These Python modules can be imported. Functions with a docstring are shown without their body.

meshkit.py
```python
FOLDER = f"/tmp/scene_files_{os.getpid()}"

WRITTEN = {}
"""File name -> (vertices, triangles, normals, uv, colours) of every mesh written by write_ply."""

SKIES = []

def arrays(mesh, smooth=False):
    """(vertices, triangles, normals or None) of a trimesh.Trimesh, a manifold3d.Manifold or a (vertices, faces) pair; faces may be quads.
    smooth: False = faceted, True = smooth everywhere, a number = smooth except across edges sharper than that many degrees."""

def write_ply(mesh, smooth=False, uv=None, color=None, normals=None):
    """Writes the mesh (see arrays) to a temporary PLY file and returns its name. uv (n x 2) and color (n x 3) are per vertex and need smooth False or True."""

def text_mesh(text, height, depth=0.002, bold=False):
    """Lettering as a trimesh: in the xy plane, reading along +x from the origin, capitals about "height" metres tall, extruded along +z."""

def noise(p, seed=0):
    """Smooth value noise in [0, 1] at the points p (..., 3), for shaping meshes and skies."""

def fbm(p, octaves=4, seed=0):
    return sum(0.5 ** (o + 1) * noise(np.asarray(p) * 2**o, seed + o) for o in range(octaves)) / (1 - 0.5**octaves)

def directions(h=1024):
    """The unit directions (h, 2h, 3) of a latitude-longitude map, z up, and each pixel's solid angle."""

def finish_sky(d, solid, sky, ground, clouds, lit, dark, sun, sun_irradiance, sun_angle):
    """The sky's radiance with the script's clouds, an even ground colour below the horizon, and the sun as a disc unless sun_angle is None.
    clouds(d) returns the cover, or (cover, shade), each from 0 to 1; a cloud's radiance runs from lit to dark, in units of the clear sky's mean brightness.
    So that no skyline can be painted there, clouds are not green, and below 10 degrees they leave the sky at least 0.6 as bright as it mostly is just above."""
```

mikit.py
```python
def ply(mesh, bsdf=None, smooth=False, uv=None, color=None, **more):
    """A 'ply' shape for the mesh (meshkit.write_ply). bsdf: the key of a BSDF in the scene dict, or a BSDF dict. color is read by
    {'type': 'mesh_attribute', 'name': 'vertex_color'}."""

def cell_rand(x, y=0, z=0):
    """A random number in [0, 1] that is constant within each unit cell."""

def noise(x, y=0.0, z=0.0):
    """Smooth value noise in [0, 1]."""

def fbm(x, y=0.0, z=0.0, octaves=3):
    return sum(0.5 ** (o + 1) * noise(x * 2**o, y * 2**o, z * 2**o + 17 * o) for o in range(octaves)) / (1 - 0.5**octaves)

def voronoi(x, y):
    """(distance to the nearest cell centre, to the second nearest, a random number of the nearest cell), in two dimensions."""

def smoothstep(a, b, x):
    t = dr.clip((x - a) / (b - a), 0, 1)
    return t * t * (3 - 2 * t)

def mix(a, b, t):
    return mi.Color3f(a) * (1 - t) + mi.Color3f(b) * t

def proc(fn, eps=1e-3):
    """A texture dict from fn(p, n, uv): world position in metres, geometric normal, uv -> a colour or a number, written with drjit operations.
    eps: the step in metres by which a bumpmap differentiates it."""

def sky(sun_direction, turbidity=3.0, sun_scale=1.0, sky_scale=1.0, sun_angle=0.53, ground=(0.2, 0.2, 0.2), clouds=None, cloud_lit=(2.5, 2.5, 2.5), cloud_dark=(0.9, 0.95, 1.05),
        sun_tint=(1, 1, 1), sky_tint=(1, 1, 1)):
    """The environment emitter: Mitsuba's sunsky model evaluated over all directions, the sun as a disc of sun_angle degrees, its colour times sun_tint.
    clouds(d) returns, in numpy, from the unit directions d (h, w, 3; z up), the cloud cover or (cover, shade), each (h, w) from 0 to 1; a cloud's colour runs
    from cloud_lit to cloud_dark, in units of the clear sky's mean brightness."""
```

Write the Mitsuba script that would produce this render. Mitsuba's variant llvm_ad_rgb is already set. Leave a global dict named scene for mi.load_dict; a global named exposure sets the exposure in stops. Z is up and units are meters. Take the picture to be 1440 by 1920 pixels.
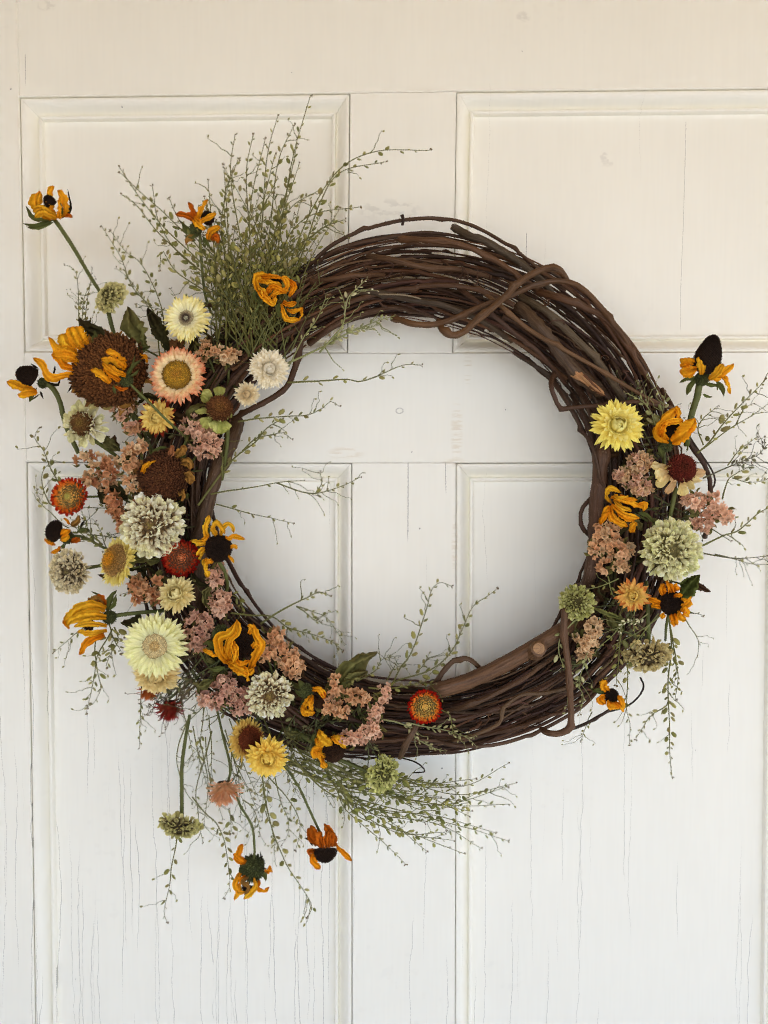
import math
import numpy as np, trimesh, mitsuba as mi, mikit, meshkit
import drjit as dr
from mikit import noise, fbm, smoothstep, mix
from shapely.geometry import Polygon

T = mi.ScalarTransform4f
scene, labels = {}, {}

# ---------------------------------------------------------------- camera
ZC, DIST, FPX, PITCH = 1.45, 0.721, 1442.0, math.radians(1.8)
FW = np.array([0, math.cos(PITCH), -math.sin(PITCH)])
UPV = np.array([0, math.sin(PITCH), math.cos(PITCH)])
EYE = np.array([0, 0, ZC]) - FW * DIST
scene['camera'] = {'type': 'perspective', 'fov': 2 * math.degrees(math.atan(720 / FPX)), 'fov_axis': 'x', 'near_clip': 0.01, 'far_clip': 100.0,
                   'to_world': T().look_at(EYE.tolist(), [0, 0, ZC], [0, 0, 1])}
# ---------------------------------------------------------------- light: a bright day, the door shaded by an added, unseen porch
scene['sky'] = mikit.sky([0.3, 0.25, 0.95], turbidity=3, ground=(0.36, 0.36, 0.35), clouds=lambda d: np.clip(1 - d[..., 2] * 2.5, 0, 1) * 0.8, cloud_lit=(3.7, 4.0, 4.55))
exposure = 3.16


def lin(c):
    c = np.asarray(c, float) / 255.0
    return np.where(c < 0.04045, c / 12.92, ((c + 0.055) / 1.055) ** 2.4)


def P(px, py, d=0.0):
    """The point d millimetres in front of the door that the photograph's point (px, py) shows."""
    r = FW + np.array([1.0, 0, 0]) * ((px - 720) / FPX) - UPV * ((py - 960) / FPX)
    return EYE + r * ((-d * 0.001 - EYE[1]) / r[1])


def PX(d):
    """metres per photograph pixel at d millimetres in front of the door"""
    return (DIST - d * 0.001) / FPX


# ---------------------------------------------------------------- materials
TONES, BARKC = [[0.0, 0.5, 0.5]], []   # per part: how blue follows from red and green; per vine: its colour
_tab = {}


def table(name, rows):
    if name not in _tab:
        _tab[name] = [mi.Float(np.ascontiguousarray(c, np.float32)) for c in np.asarray(rows, float).T]
    return _tab[name]


def part_colour(p, n, uv):
    """uv carries each vertex's own colour: u = part number + sqrt(red), v = sqrt(green)"""
    k = dr.floor(uv.x)
    r, g = dr.square(dr.maximum((uv.x - k) * 2.0 - 0.5, 0)), dr.square(uv.y)
    t = table('tone', TONES)
    i = mi.UInt32(dr.clip(k, 0, len(TONES) - 1))
    bl = dr.gather(mi.Float, t[0], i) + dr.gather(mi.Float, t[1], i) * r + dr.gather(mi.Float, t[2], i) * g
    return mi.Color3f(r, g, dr.clip(bl, 0.002, 1))


VC = mikit.proc(part_colour)


def door_marks(p):
    """(dark cracks, soft dirt, rust stain) of the old paint"""
    x, z = p.x, p.z - ZC
    low = smoothstep(0.06, -0.42, z)
    leftp = smoothstep(-0.02, -0.06, x)
    ontop = smoothstep(0.16, 0.20, z)
    rail = smoothstep(0.040, 0.045, z) * smoothstep(0.155, 0.150, z) + smoothstep(0.394, 0.396, z)
    crack = mi.Float(0)
    for k, (w, f, off) in enumerate(((0.0145, 5.0, 0.3), (0.0095, 9.0, 3.7), (0.031, 3.0, 8.1))):
        i = dr.floor((x + off) / w)
        r1 = mikit.cell_rand(i, k + 3)
        cx = (i + 0.5 + 0.5 * (r1 - 0.5)) * w - off + 0.0062 * (noise(z * 11, i, k) - 0.5) + 0.0016 * (noise(z * 70, i, k) - 0.5)
        on = noise(z * f + r1 * 60, i * 1.7, k)
        thr = 0.88 - 0.40 * low * (0.20 + 0.80 * leftp) - 0.04 * low + 0.04 * ontop
        seg = smoothstep(thr, thr + 0.10, on)
        wd = 0.00007 + 0.00019 * noise(z * 30, i, 5) * smoothstep(thr, thr + 0.3, on)
        crack = dr.maximum(crack, seg * smoothstep(wd + 0.00007, wd, dr.abs(x - cx)))
    crack = crack * (1 - rail)
    # a few long cracks one can point at
    for (cx, z0, z1, wd) in ((0.283, 0.365, 0.168, 0.00013), (0.135, 0.262, 0.225, 0.0003), (0.022, 0.045, -0.03, 0.0004), (0.058, 0.045, 0.014, 0.0003), (-0.33, 0.42, 0.39, 0.0002)):
        c = cx + 0.010 * (z - z0) * (1 if cx > 0.2 else 0.3) + 0.002 * (noise(z * 14, cx * 50) - 0.5)
        crack = dr.maximum(crack, smoothstep(wd + 0.0001, wd, dr.abs(x - c)) * smoothstep(z1, z1 + 0.012, z) * smoothstep(z0 + 0.002, z0, z))
    scuff = 0.22 * smoothstep(0.66, 0.85, fbm(x * 130, z * 130, 2.0)) * smoothstep(0.66, 0.8, noise(x * 11, z * 11, 4.0))
    for (cx, cz, sx, sz) in ((0.005, 0.280, 0.035, 0.012), (0.210, 0.335, 0.014, 0.012), (0.128, 0.455, 0.008, 0.006), (-0.31, 0.465, 0.010, 0.006)  , (0.02, 0.22, 0.03, 0.010)):
        scuff = dr.maximum(scuff, smoothstep(0.46, 0.72, fbm(x * 160 + cx * 99, z * 260, 6.0)) * smoothstep(1.0, 0.2, dr.square((x - cx) / sx) + dr.square((z - cz) / sz)))
    spot = mi.Float(0)
    for (cx, cz, r) in ((-0.344, 0.390, 0.0009), (-0.3, 0.21, 0.0008), (0.0335, -0.0155, 0.0009), (0.026, 0.056, 0.0008), (0.1135, 0.0955, 0.0006), (0.127, 0.424, 0.0006), (0.055, -0.243, 0.0012),
                        (-0.30, -0.455, 0.0007), (-0.23, -0.16, 0.0007), (-0.243, 0.376, 0.0008), (0.008, -0.236, 0.0006), (0.3, -0.23, 0.0006), (-0.085, 0.405, 0.0006)):
        spot = dr.maximum(spot, smoothstep(r, r * 0.5, dr.sqrt(dr.square(x - cx) + dr.square(z - cz))))
    ring = smoothstep(0.0009, 0.0003, dr.abs(dr.sqrt(dr.square(x - 0.0145) + dr.square((z - 0.0945) * 1.35)) - 0.0033))
    spot = dr.maximum(spot, ring * 0.55)
    stain = mi.Float(0)
    for (cx, cz, sx, sz) in ((0.066, 0.046, 0.014, 0.006), (0.068, 0.075, 0.007, 0.035), (0.078, 0.135, 0.005, 0.02), (0.0665, -0.03, 0.004, 0.035), (-0.036, 0.055, 0.02, 0.008)):
        stain = dr.maximum(stain, smoothstep(0.40, 0.70, fbm(x * 90, z * 520 + cx * 100, 9.0)) * smoothstep(1.0, 0.0, dr.square((x - cx) / sx) + dr.square((z - cz) / sz)))
    return crack, dr.maximum(scuff * 0.17, spot * 0.85), stain


def door_colour(p, n, uv):
    crack, dirt, stain = door_marks(p)
    v = 0.965 + 0.05 * fbm(p.x * 9, p.z * 5, 1.0) + 0.02 * (noise(p.x * 500, p.z * 40) - 0.5)
    c = mi.Color3f(0.82, 0.80, 0.70) * v
    c = mix(c, mi.Color3f(0.60, 0.47, 0.28), stain * 0.36)
    c = mix(c, mi.Color3f(0.22, 0.20, 0.17), dirt)
    return mix(c, mi.Color3f(0.10, 0.095, 0.09), crack * 0.54)


def door_relief(p, n, uv):
    x, z = p.x, p.z - ZC
    rail = smoothstep(0.040, 0.045, z) * smoothstep(0.155, 0.150, z) + smoothstep(0.394, 0.396, z)
    a = noise(x * 900, z * 35, 3.0) * (1 - rail) + noise(x * 35, z * 900, 3.0) * rail
    return 0.00008 * a + 0.00025 * noise(x * 60, z * 25, 1.0) + 0.00012 * noise(x * 260, z * 200, 7.0)


scene['door_paint'] = {'type': 'bumpmap', 'scale': 1.0, 'arbitrary': mikit.proc(door_relief, eps=4e-4),
                       'bsdf': {'type': 'twosided', 'b': {'type': 'principled', 'base_color': mikit.proc(door_colour), 'roughness': 0.42, 'specular': 0.4}}}


def bark_relief(p, n, uv):
    return 0.0006 * noise(uv.x * 30, uv.y * 26, 1.0) + 0.0003 * noise(uv.x * 200, uv.y * 60, 2.0)


def bark_colour(p, n, uv):
    k = dr.floor(uv.y * 0.5)
    i = mi.UInt32(dr.clip(k, 0, len(BARKC) - 1))
    c = mi.Color3f(*[dr.gather(mi.Float, t, i) for t in table('bark', BARKC)])
    f = 0.16 + 0.40 * noise(uv.x * 26, uv.y * 24, 1.0) + 0.26 * noise(uv.x * 7, k * 3.7, 2.0) + 0.22 * noise(uv.x * 300, uv.y * 50, 4.0)
    grey = smoothstep(0.66, 0.88, fbm(uv.x * 22, uv.y * 9, k * 1.3)) * 0.4
    fleck = smoothstep(0.80, 0.95, noise(uv.x * 120, uv.y * 30, k * 2.1)) * 0.5
    return mix(mix(c * f, mi.Color3f(0.10, 0.08, 0.06), grey), mi.Color3f(0.20, 0.13, 0.075), fleck)


scene['bark'] = {'type': 'bumpmap', 'scale': 1.0, 'arbitrary': mikit.proc(bark_relief, eps=3e-4),
                 'bsdf': {'type': 'twosided', 'b': {'type': 'principled', 'base_color': mikit.proc(bark_colour), 'roughness': 0.6, 'specular': 0.35}}}
scene['petal'] = {'type': 'principledthin', 'base_color': VC, 'roughness': 0.65, 'spec_trans': 0.0, 'diff_trans': 0.6, 'eta': 1.25}
scene['papery'] = {'type': 'principledthin', 'base_color': VC, 'roughness': 0.7, 'spec_trans': 0.0, 'diff_trans': 0.7, 'eta': 1.3}
scene['greenery'] = {'type': 'twosided', 'b': {'type': 'principled', 'base_color': VC, 'roughness': 0.6, 'specular': 0.3}}
scene['seedhead'] = {'type': 'twosided', 'b': {'type': 'principled', 'base_color': VC, 'roughness': 0.85, 'specular': 0.15}}
scene['plain_wall'] = {'type': 'twosided', 'b': {'type': 'diffuse', 'reflectance': {'type': 'rgb', 'value': [0.62, 0.60, 0.55]}}}
scene['warm_bounce'] = {'type': 'twosided', 'b': {'type': 'diffuse', 'reflectance': {'type': 'rgb', 'value': [0.45, 0.25, 0.03]}}}  # strong warm tone so the added roof tints light on the upper door
scene['cool_bounce'] = {'type': 'twosided', 'b': {'type': 'diffuse', 'reflectance': {'type': 'rgb', 'value': [0.22, 0.29, 0.37]}}}  # bluish tone so the added floor cools light on the lower door

# ---------------------------------------------------------------- helpers
used = {}


def numbered(base):
    n = used.get(base, -1) + 1
    used[base] = n
    return base if n == 0 else f'{base}_{n:03d}'


def thing(name, label, cat, group=None):
    k = numbered(name)
    labels[k] = {'label': label, 'category': cat, 'kind': 'thing'}
    if group:
        labels[k]['group'] = group
    return k


def part(parent, name, mesh, bsdf, smooth=True, uv=None, stuff=False, label=None):
    k = numbered(f'{parent}__{name}')
    V, F, C = mesh
    if uv is None:
        A = np.c_[np.ones(len(C)), C[:, 0], C[:, 1]]
        c = np.linalg.lstsq(A.T @ A + np.diag([2e-3, 1e-5, 1e-5]) * len(C), A.T @ C[:, 2], rcond=None)[0]
        TONES.append(c)
        uv = np.stack([len(TONES) - 1 + 0.25 + 0.5 * np.sqrt(np.clip(C[:, 0], 0, 0.98)), np.sqrt(np.clip(C[:, 1], 0, 1))], 1)
    scene[k] = mikit.ply((V, F), bsdf, smooth=smooth, uv=uv)
    if stuff or label:
        labels[k] = {}
        if stuff:
            labels[k]['kind'] = 'stuff'
        if label:
            labels[k]['label'] = label
    return k


def cat(ms):
    Vs, Fs, Cs, o = [], [], [], 0
    for V, F, C in ms:
        Vs.append(V); Fs.append(F + o); Cs.append(C); o += len(V)
    return np.vstack(Vs), np.vstack(Fs), np.vstack(Cs)


_gf = {}


def gridfaces(nu, nv, closed=False):
    k = (nu, nv, closed)
    if k not in _gf:
        i, j = np.meshgrid(np.arange(nu - 1), np.arange(nv if closed else nv - 1), indexing='ij')
        j2 = (j + 1) % nv
        a, b, c, d = i * nv + j, i * nv + j2, (i + 1) * nv + j2, (i + 1) * nv + j
        _gf[k] = np.vstack([np.stack([a, b, c], -1).reshape(-1, 3), np.stack([a, c, d], -1).reshape(-1, 3)])
    return _gf[k]


def unit(v):
    v = np.asarray(v, float)
    return v / (np.linalg.norm(v, axis=-1, keepdims=True) + 1e-12)


def spline(pts, n):
    """n points along a Catmull-Rom curve through pts, evenly by length"""
    p = np.asarray(pts, float)
    if len(p) == 2:
        return p[0] + (p[1] - p[0]) * np.linspace(0, 1, n)[:, None]
    q = np.vstack([2 * p[0] - p[1], p, 2 * p[-1] - p[-2]])
    out = []
    for i in range(len(p) - 1):
        t = np.linspace(0, 1, 12, endpoint=False)[:, None]
        a, b, c, d = q[i:i + 4]
        out.append(0.5 * (2 * b + (c - a) * t + (2 * a - 5 * b + 4 * c - d) * t ** 2 + (3 * b - a - 3 * c + d) * t ** 3))
    s = np.vstack(out + [p[-1:]])
    l = np.concatenate([[0], np.cumsum(np.linalg.norm(np.diff(s[:, :3], axis=0), axis=1))])
    u = np.linspace(0, l[-1], n)
    return np.stack([np.interp(u, l, s[:, k]) for k in range(s.shape[1])], 1)


def frames(p):
    t = unit(np.gradient(p, axis=0))
    a = np.zeros_like(p)
    ref = np.array([0, -1.0, 0]) if abs(t[0][1]) < 0.9 else np.array([1.0, 0, 0])
    a[0] = unit(ref - t[0] * (ref @ t[0]))
    for i in range(1, len(p)):
        v = a[i - 1] - t[i] * (a[i - 1] @ t[i])
        a[i] = v / (np.linalg.norm(v) + 1e-12)
    return t, a, np.cross(t, a)


def tube(p, r, col, sides=6, rng=None, bumps=0.0, var=0.15, uvon=False):
    n = len(p)
    r = np.broadcast_to(r, (n,)).astype(float)
    t, a, b = frames(p)
    ang = np.arange(sides) * 2 * np.pi / sides
    rr = r[:, None] * np.ones(sides)
    if bumps and rng is not None:
        rr = rr * (1 + bumps * rng.uniform(-1, 1, rr.shape))
    V = (p[:, None] + rr[..., None] * (np.cos(ang)[None, :, None] * a[:, None] + np.sin(ang)[None, :, None] * b[:, None])).reshape(-1, 3)
    F = gridfaces(n, sides, True)
    V = np.vstack([V, p[:1], p[-1:]])
    j = np.arange(sides)
    F = np.vstack([F, np.stack([(j + 1) % sides, j, j * 0 + n * sides], 1), np.stack([(n - 1) * sides + j, (n - 1) * sides + (j + 1) % sides, j * 0 + n * sides + 1], 1)])
    c = np.asarray(col, float)
    c = np.broadcast_to(c, (n, 3)) if c.ndim == 1 else c
    f = 1 + (var * rng.uniform(-1, 1, (n, sides)) if rng is not None else np.zeros((n, sides)))
    C = np.vstack([(c[:, None] * f[..., None]).reshape(-1, 3), c[:1], c[-1:]])
    if not uvon:
        return V, F, np.clip(C, 0, 1)
    l = np.concatenate([[0], np.cumsum(np.linalg.norm(np.diff(p, axis=0), axis=1))])
    u = np.stack([np.repeat(l[:, None] * 3, sides, 1), np.repeat((np.abs(np.arange(sides) - sides / 2) / sides)[None] * 2, n, 0)], -1).reshape(-1, 2)
    return V, F, np.clip(C, 0, 1), np.vstack([u, [[0, 0]], [[l[-1] * 3, 0]]])


def grad(stops, t):
    """colours along t from [(t, srgb), ...]"""
    ts = [s[0] for s in stops]
    cs = np.array([lin(s[1]) for s in stops])
    return np.stack([np.interp(t, ts, cs[:, k]) for k in range(3)], -1)


SHAPES = {'lance': ([0, .25, .55, .8, .93, 1], [.5, .8, 1, .8, .45, .04]), 'round': ([0, .3, .6, .85, .96, 1], [.35, .7, 1, 1, .75, .35]),
          'wide': ([0, .25, .6, .9, 1], [.6, .9, 1, .85, .5]), 'strap': ([0, .15, .5, .8, .94, 1], [.45, .8, 1, .85, .5, .06]), 'leaf': ([0, .1, .35, .65, .9, 1], [.08, .5, 1, .8, .35, .03])}


def petal(L, W, e0, e1, stops, rng, shape='lance', cup=0.25, twist=0.0, ruff=0.0, nu=7, nv=5, tone=0.1):
    """a petal from the origin along +x, its upper side +z; e0, e1: rise in degrees at its foot and at its tip"""
    t = np.linspace(0, 1, nu)
    ph = np.radians(e0 + (e1 - e0) * t)
    dl = L / (nu - 1)
    x = np.concatenate([[0], np.cumsum(np.cos((ph[1:] + ph[:-1]) / 2) * dl)])
    z = np.concatenate([[0], np.cumsum(np.sin((ph[1:] + ph[:-1]) / 2) * dl)])
    w = np.interp(t, *SHAPES[shape]) * W / 2
    v = np.linspace(-1, 1, nv)
    tw = twist * t
    nx, nz = -np.sin(ph), np.cos(ph)
    lift = cup * w[:, None] * v[None] ** 2
    if ruff:
        lift = lift + ruff * W * (rng.uniform(-1, 1, (nu, nv)) * (0.3 + 0.7 * t[:, None]) + 0.5 * np.sin(v[None] * 5 + rng.uniform(0, 6)) * t[:, None])
    lat = v[None] * w[:, None]
    y = lat * np.cos(tw)[:, None]
    lift = lift + lat * np.sin(tw)[:, None]
    V = np.stack([x[:, None] + lift * nx[:, None], y + 0 * lift, z[:, None] + lift * nz[:, None]], -1)
    C = grad(stops, t)[:, None] * (1 + tone * rng.uniform(-1, 1, (1, nv, 1)) * 0.7 + tone * rng.uniform(-1, 1))
    C = np.broadcast_to(C, (nu, nv, 3))
    return V.reshape(-1, 3), gridfaces(nu, nv), np.clip(C, 0, 1).reshape(-1, 3)


def basis(n, roll=0.0):
    n = unit(n)
    a = unit(np.cross([0, 0, 1.0] if abs(n[2]) < 0.95 else [1.0, 0, 0], n))
    b = np.cross(n, a)
    c, s = math.cos(roll), math.sin(roll)
    return np.stack([a * c + b * s, b * c - a * s, n], 1)


def turn(m, az, off=(0, 0, 0)):
    V, F, C = m
    c, s = math.cos(az), math.sin(az)
    V = V + np.asarray(off, float)
    return np.stack([V[:, 0] * c - V[:, 1] * s, V[:, 0] * s + V[:, 1] * c, V[:, 2]], 1), F, C


def place(m, B, o):
    return m[0] @ B.T + o, m[1], m[2]


def facing(tilt):
    return unit([tilt[0], -1.0, tilt[1]])


def dome(R, H, cols, rng, N=200, spike=0.12, flat=1.0, size=0.09, hole=0.0, rag=0.0):
    """a flower's disc: a dome of radius R and height H set with N little florets in spirals"""
    ms = []
    nr, ns = 7, 20
    t = np.linspace(0, 1, nr)
    ang = np.arange(ns) * 2 * np.pi / ns
    hz = lambda q: H * (1 - q ** 2) ** flat - hole * H * np.exp(-(q / 0.3) ** 2)
    V = np.stack([t[:, None] * R * np.cos(ang), t[:, None] * R * np.sin(ang), np.repeat(hz(t * 0.999)[:, None], ns, 1)], -1).reshape(-1, 3)
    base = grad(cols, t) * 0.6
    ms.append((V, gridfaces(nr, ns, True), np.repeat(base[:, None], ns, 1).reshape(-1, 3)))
    k = np.arange(N) + 0.5
    q = np.sqrt(k / N)
    th = k * 2.39996
    w3 = rng.uniform(0, 6, 4)
    wob = 1 + rag * q ** 2 * (np.sin(2 * th + w3[0]) + .8 * np.sin(3 * th + w3[1]) + .7 * np.sin(7 * th + w3[2]) + rng.normal(0, .6, N))
    c = np.stack([R * q * np.cos(th) * wob, R * q * np.sin(th) * wob, hz(q * 0.998) + rag * R * rng.normal(0, .5, N)], 1)
    sl = np.clip(q * 1.1 * H / R * 1.4, 0, 2.2)
    nrm = unit(np.stack([np.cos(th) * sl, np.sin(th) * sl, np.ones(N)], 1) + rng.uniform(-.25, .25, (N, 3)))
    colr = grad(cols, q) * rng.uniform(0.65, 1.35, (N, 1))
    sz = size * R * rng.uniform(0.7, 1.2, N)
    ln = spike * R * rng.uniform(0.6, 1.5, N)
    a = unit(np.cross(nrm, [0.3, 0.7, 0.2]))
    b = np.cross(nrm, a)
    an = np.arange(5) * 2 * np.pi / 5
    ring = c[:, None] + sz[:, None, None] * (np.cos(an)[None, :, None] * a[:, None] + np.sin(an)[None, :, None] * b[:, None])
    mid = ring * 0.55 + c[:, None] * 0.45 + nrm[:, None] * (ln * 0.75)[:, None, None]
    tip = (c + nrm * ln[:, None])[:, None]
    V = np.concatenate([ring, mid, tip], 1)
    f = []
    for j in range(5):
        j2 = (j + 1) % 5
        f += [[j, j2, 5 + j2], [j, 5 + j2, 5 + j], [5 + j, 5 + j2, 10]]
    F = (np.array(f)[None] + (np.arange(N) * 11)[:, None, None]).reshape(-1, 3)
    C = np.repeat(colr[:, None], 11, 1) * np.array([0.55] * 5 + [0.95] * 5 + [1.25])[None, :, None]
    ms.append((V.reshape(-1, 3), F, np.clip(C, 0, 1).reshape(-1, 3)))
    return cat(ms)


def ribbon(pts, w, stops, rng, d0, shape='strap', roll=0.0, fold=0.35, crumple=0.14, nu=12, nv=6, tone=0.12):
    """a shrivelled petal or sepal through picture points (x, y[, millimetres towards the viewer]); w: width in picture pixels"""
    P3 = [P(q[0], q[1], d0 + (q[2] if len(q) > 2 else 0)) for q in pts]
    p = spline(P3, nu)
    W = w * PX(d0)
    t = unit(np.gradient(p, axis=0))
    view = np.array([0, -1.0, 0])
    side = unit(np.cross(t, view))
    nrm = np.cross(side, t)
    s = np.linspace(0, 1, nu)
    rl = roll + 0.5 * np.sin(s * 4 + rng.uniform(0, 6)) + np.cumsum(rng.normal(0, 0.10, nu))
    lat = side * np.cos(rl)[:, None] + nrm * np.sin(rl)[:, None]
    nr2 = np.cross(lat, t)
    hw = np.interp(s, *SHAPES[shape]) * W / 2 * (1 + 0.15 * rng.uniform(-1, 1, nu))
    v = np.linspace(-1, 1, nv)
    u1, u2, u3 = rng.uniform(0, 6, 3)
    lift = hw[:, None] * (fold * (np.abs(v)[None] - 0.5) * np.sin(s * 3 + rng.uniform(0, 3))[:, None])
    grow = (0.25 + 0.75 * np.sin(np.pi * np.clip(s * 0.9 + 0.05, 0, 1)))[:, None]
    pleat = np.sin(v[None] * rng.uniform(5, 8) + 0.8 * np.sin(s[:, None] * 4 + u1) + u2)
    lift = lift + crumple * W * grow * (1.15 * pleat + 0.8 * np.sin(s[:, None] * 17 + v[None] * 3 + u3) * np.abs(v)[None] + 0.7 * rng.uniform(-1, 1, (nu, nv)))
    shade = 0.24 * pleat[..., None] + np.where(rng.uniform(size=(1, nv, 1)) < 0.3, -0.22, 0.0)  # ridges lighter, furrows darker: fold shading painted in, plus random darker streaks
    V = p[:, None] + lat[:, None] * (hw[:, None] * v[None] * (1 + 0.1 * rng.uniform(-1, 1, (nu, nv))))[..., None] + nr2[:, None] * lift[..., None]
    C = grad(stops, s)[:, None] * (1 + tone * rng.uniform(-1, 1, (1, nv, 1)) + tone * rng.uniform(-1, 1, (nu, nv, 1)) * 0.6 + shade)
    return V.reshape(-1, 3), gridfaces(nu, nv), np.clip(C, 0.003, 1).reshape(-1, 3)


def crop(x0, y0, k):
    return lambda pts: [(x0 + q[0] / k, y0 + q[1] / k) + tuple(q[2:]) for q in pts]


GREEN = lin((86, 90, 44))


def stem(parent, pts, w, d, rng, col=None, name='stem', n=14):
    """a stalk through picture points (x, y, depth in mm)"""
    p = spline([P(q[0], q[1], q[2] if len(q) > 2 else d) for q in pts], n)
    col = GREEN if col is None else col
    return part(parent, name, tube(p, w * 0.62 * PX(d) * np.linspace(1.0, 0.8, n), col, 6, rng, 0.08, 0.25), 'greenery')


# ---------------------------------------------------------------- the house wall, and unseen roof, floor and side wall added to shape light
def struct(name, V, F, bsdf, **more):
    scene[name] = mikit.ply((np.asarray(V, float), np.asarray(F)), bsdf)
    labels[name] = {'kind': 'structure', **more}


def box(x0, x1, y0, y1, z0, z1):
    m = trimesh.creation.box([x1 - x0, y1 - y0, z1 - z0])
    m.apply_translation([(x0 + x1) / 2, (y0 + y1) / 2, (z0 + z1) / 2])
    return m.vertices, m.faces


DX0, DX1, DZ0, DZ1 = -0.462, 0.482, 0.012, 2.045
wm = trimesh.util.concatenate([trimesh.Trimesh(*box(*b)) for b in ((-3, DX0 - .004, .0, .2, 0, 2.13), (DX1 + .004, 3, .0, .2, 0, 2.13), (DX0 - .004, DX1 + .004, .0, .2, DZ1 + .004, 2.13), (DX0 - .004, DX1 + .004, .045, .2, 0, DZ1 + .004))])
struct('house_wall', wm.vertices, wm.faces, 'plain_wall')
struct('added_light_roof', *box(-3, 3, -1.85, 0.2, 2.131, 2.16), 'warm_bounce')  # unseen slab added to block sky and throw warm light on the top
struct('added_side_blocker', *box(-1.08, -0.98, -1.3, -0.001, 0, 2.1), 'plain_wall')  # unseen panel added to darken the door towards this side
struct('added_bounce_floor', *box(-3, 3, -1.6, 0.2, -0.05, -0.001), 'cool_bounce')  # unseen slab added to dim and cool the light from below

# ---------------------------------------------------------------- the door
door = thing('panelled_door', 'old white painted panelled wooden door with cracked paint and the wreath hanging on it', 'door')
W2 = lambda px, py: P(px, py)[[0, 2]]
z_bot = 0.26
down = lambda px, py: np.array([W2(px, py)[0], z_bot])
UL = [W2(36, 182), W2(656.5, 174.5), W2(652, 662), W2(45, 660)]
UR = [W2(856, 171.5), W2(1503, 165), W2(1494, 660), W2(848.5, 662)]
LL = [W2(49, 866), W2(660, 868), down(659.5, 1900), down(66, 1900)]
LR = [W2(855, 868), W2(1486, 866), down(1476, 1900), down(854.5, 1900)]


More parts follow.
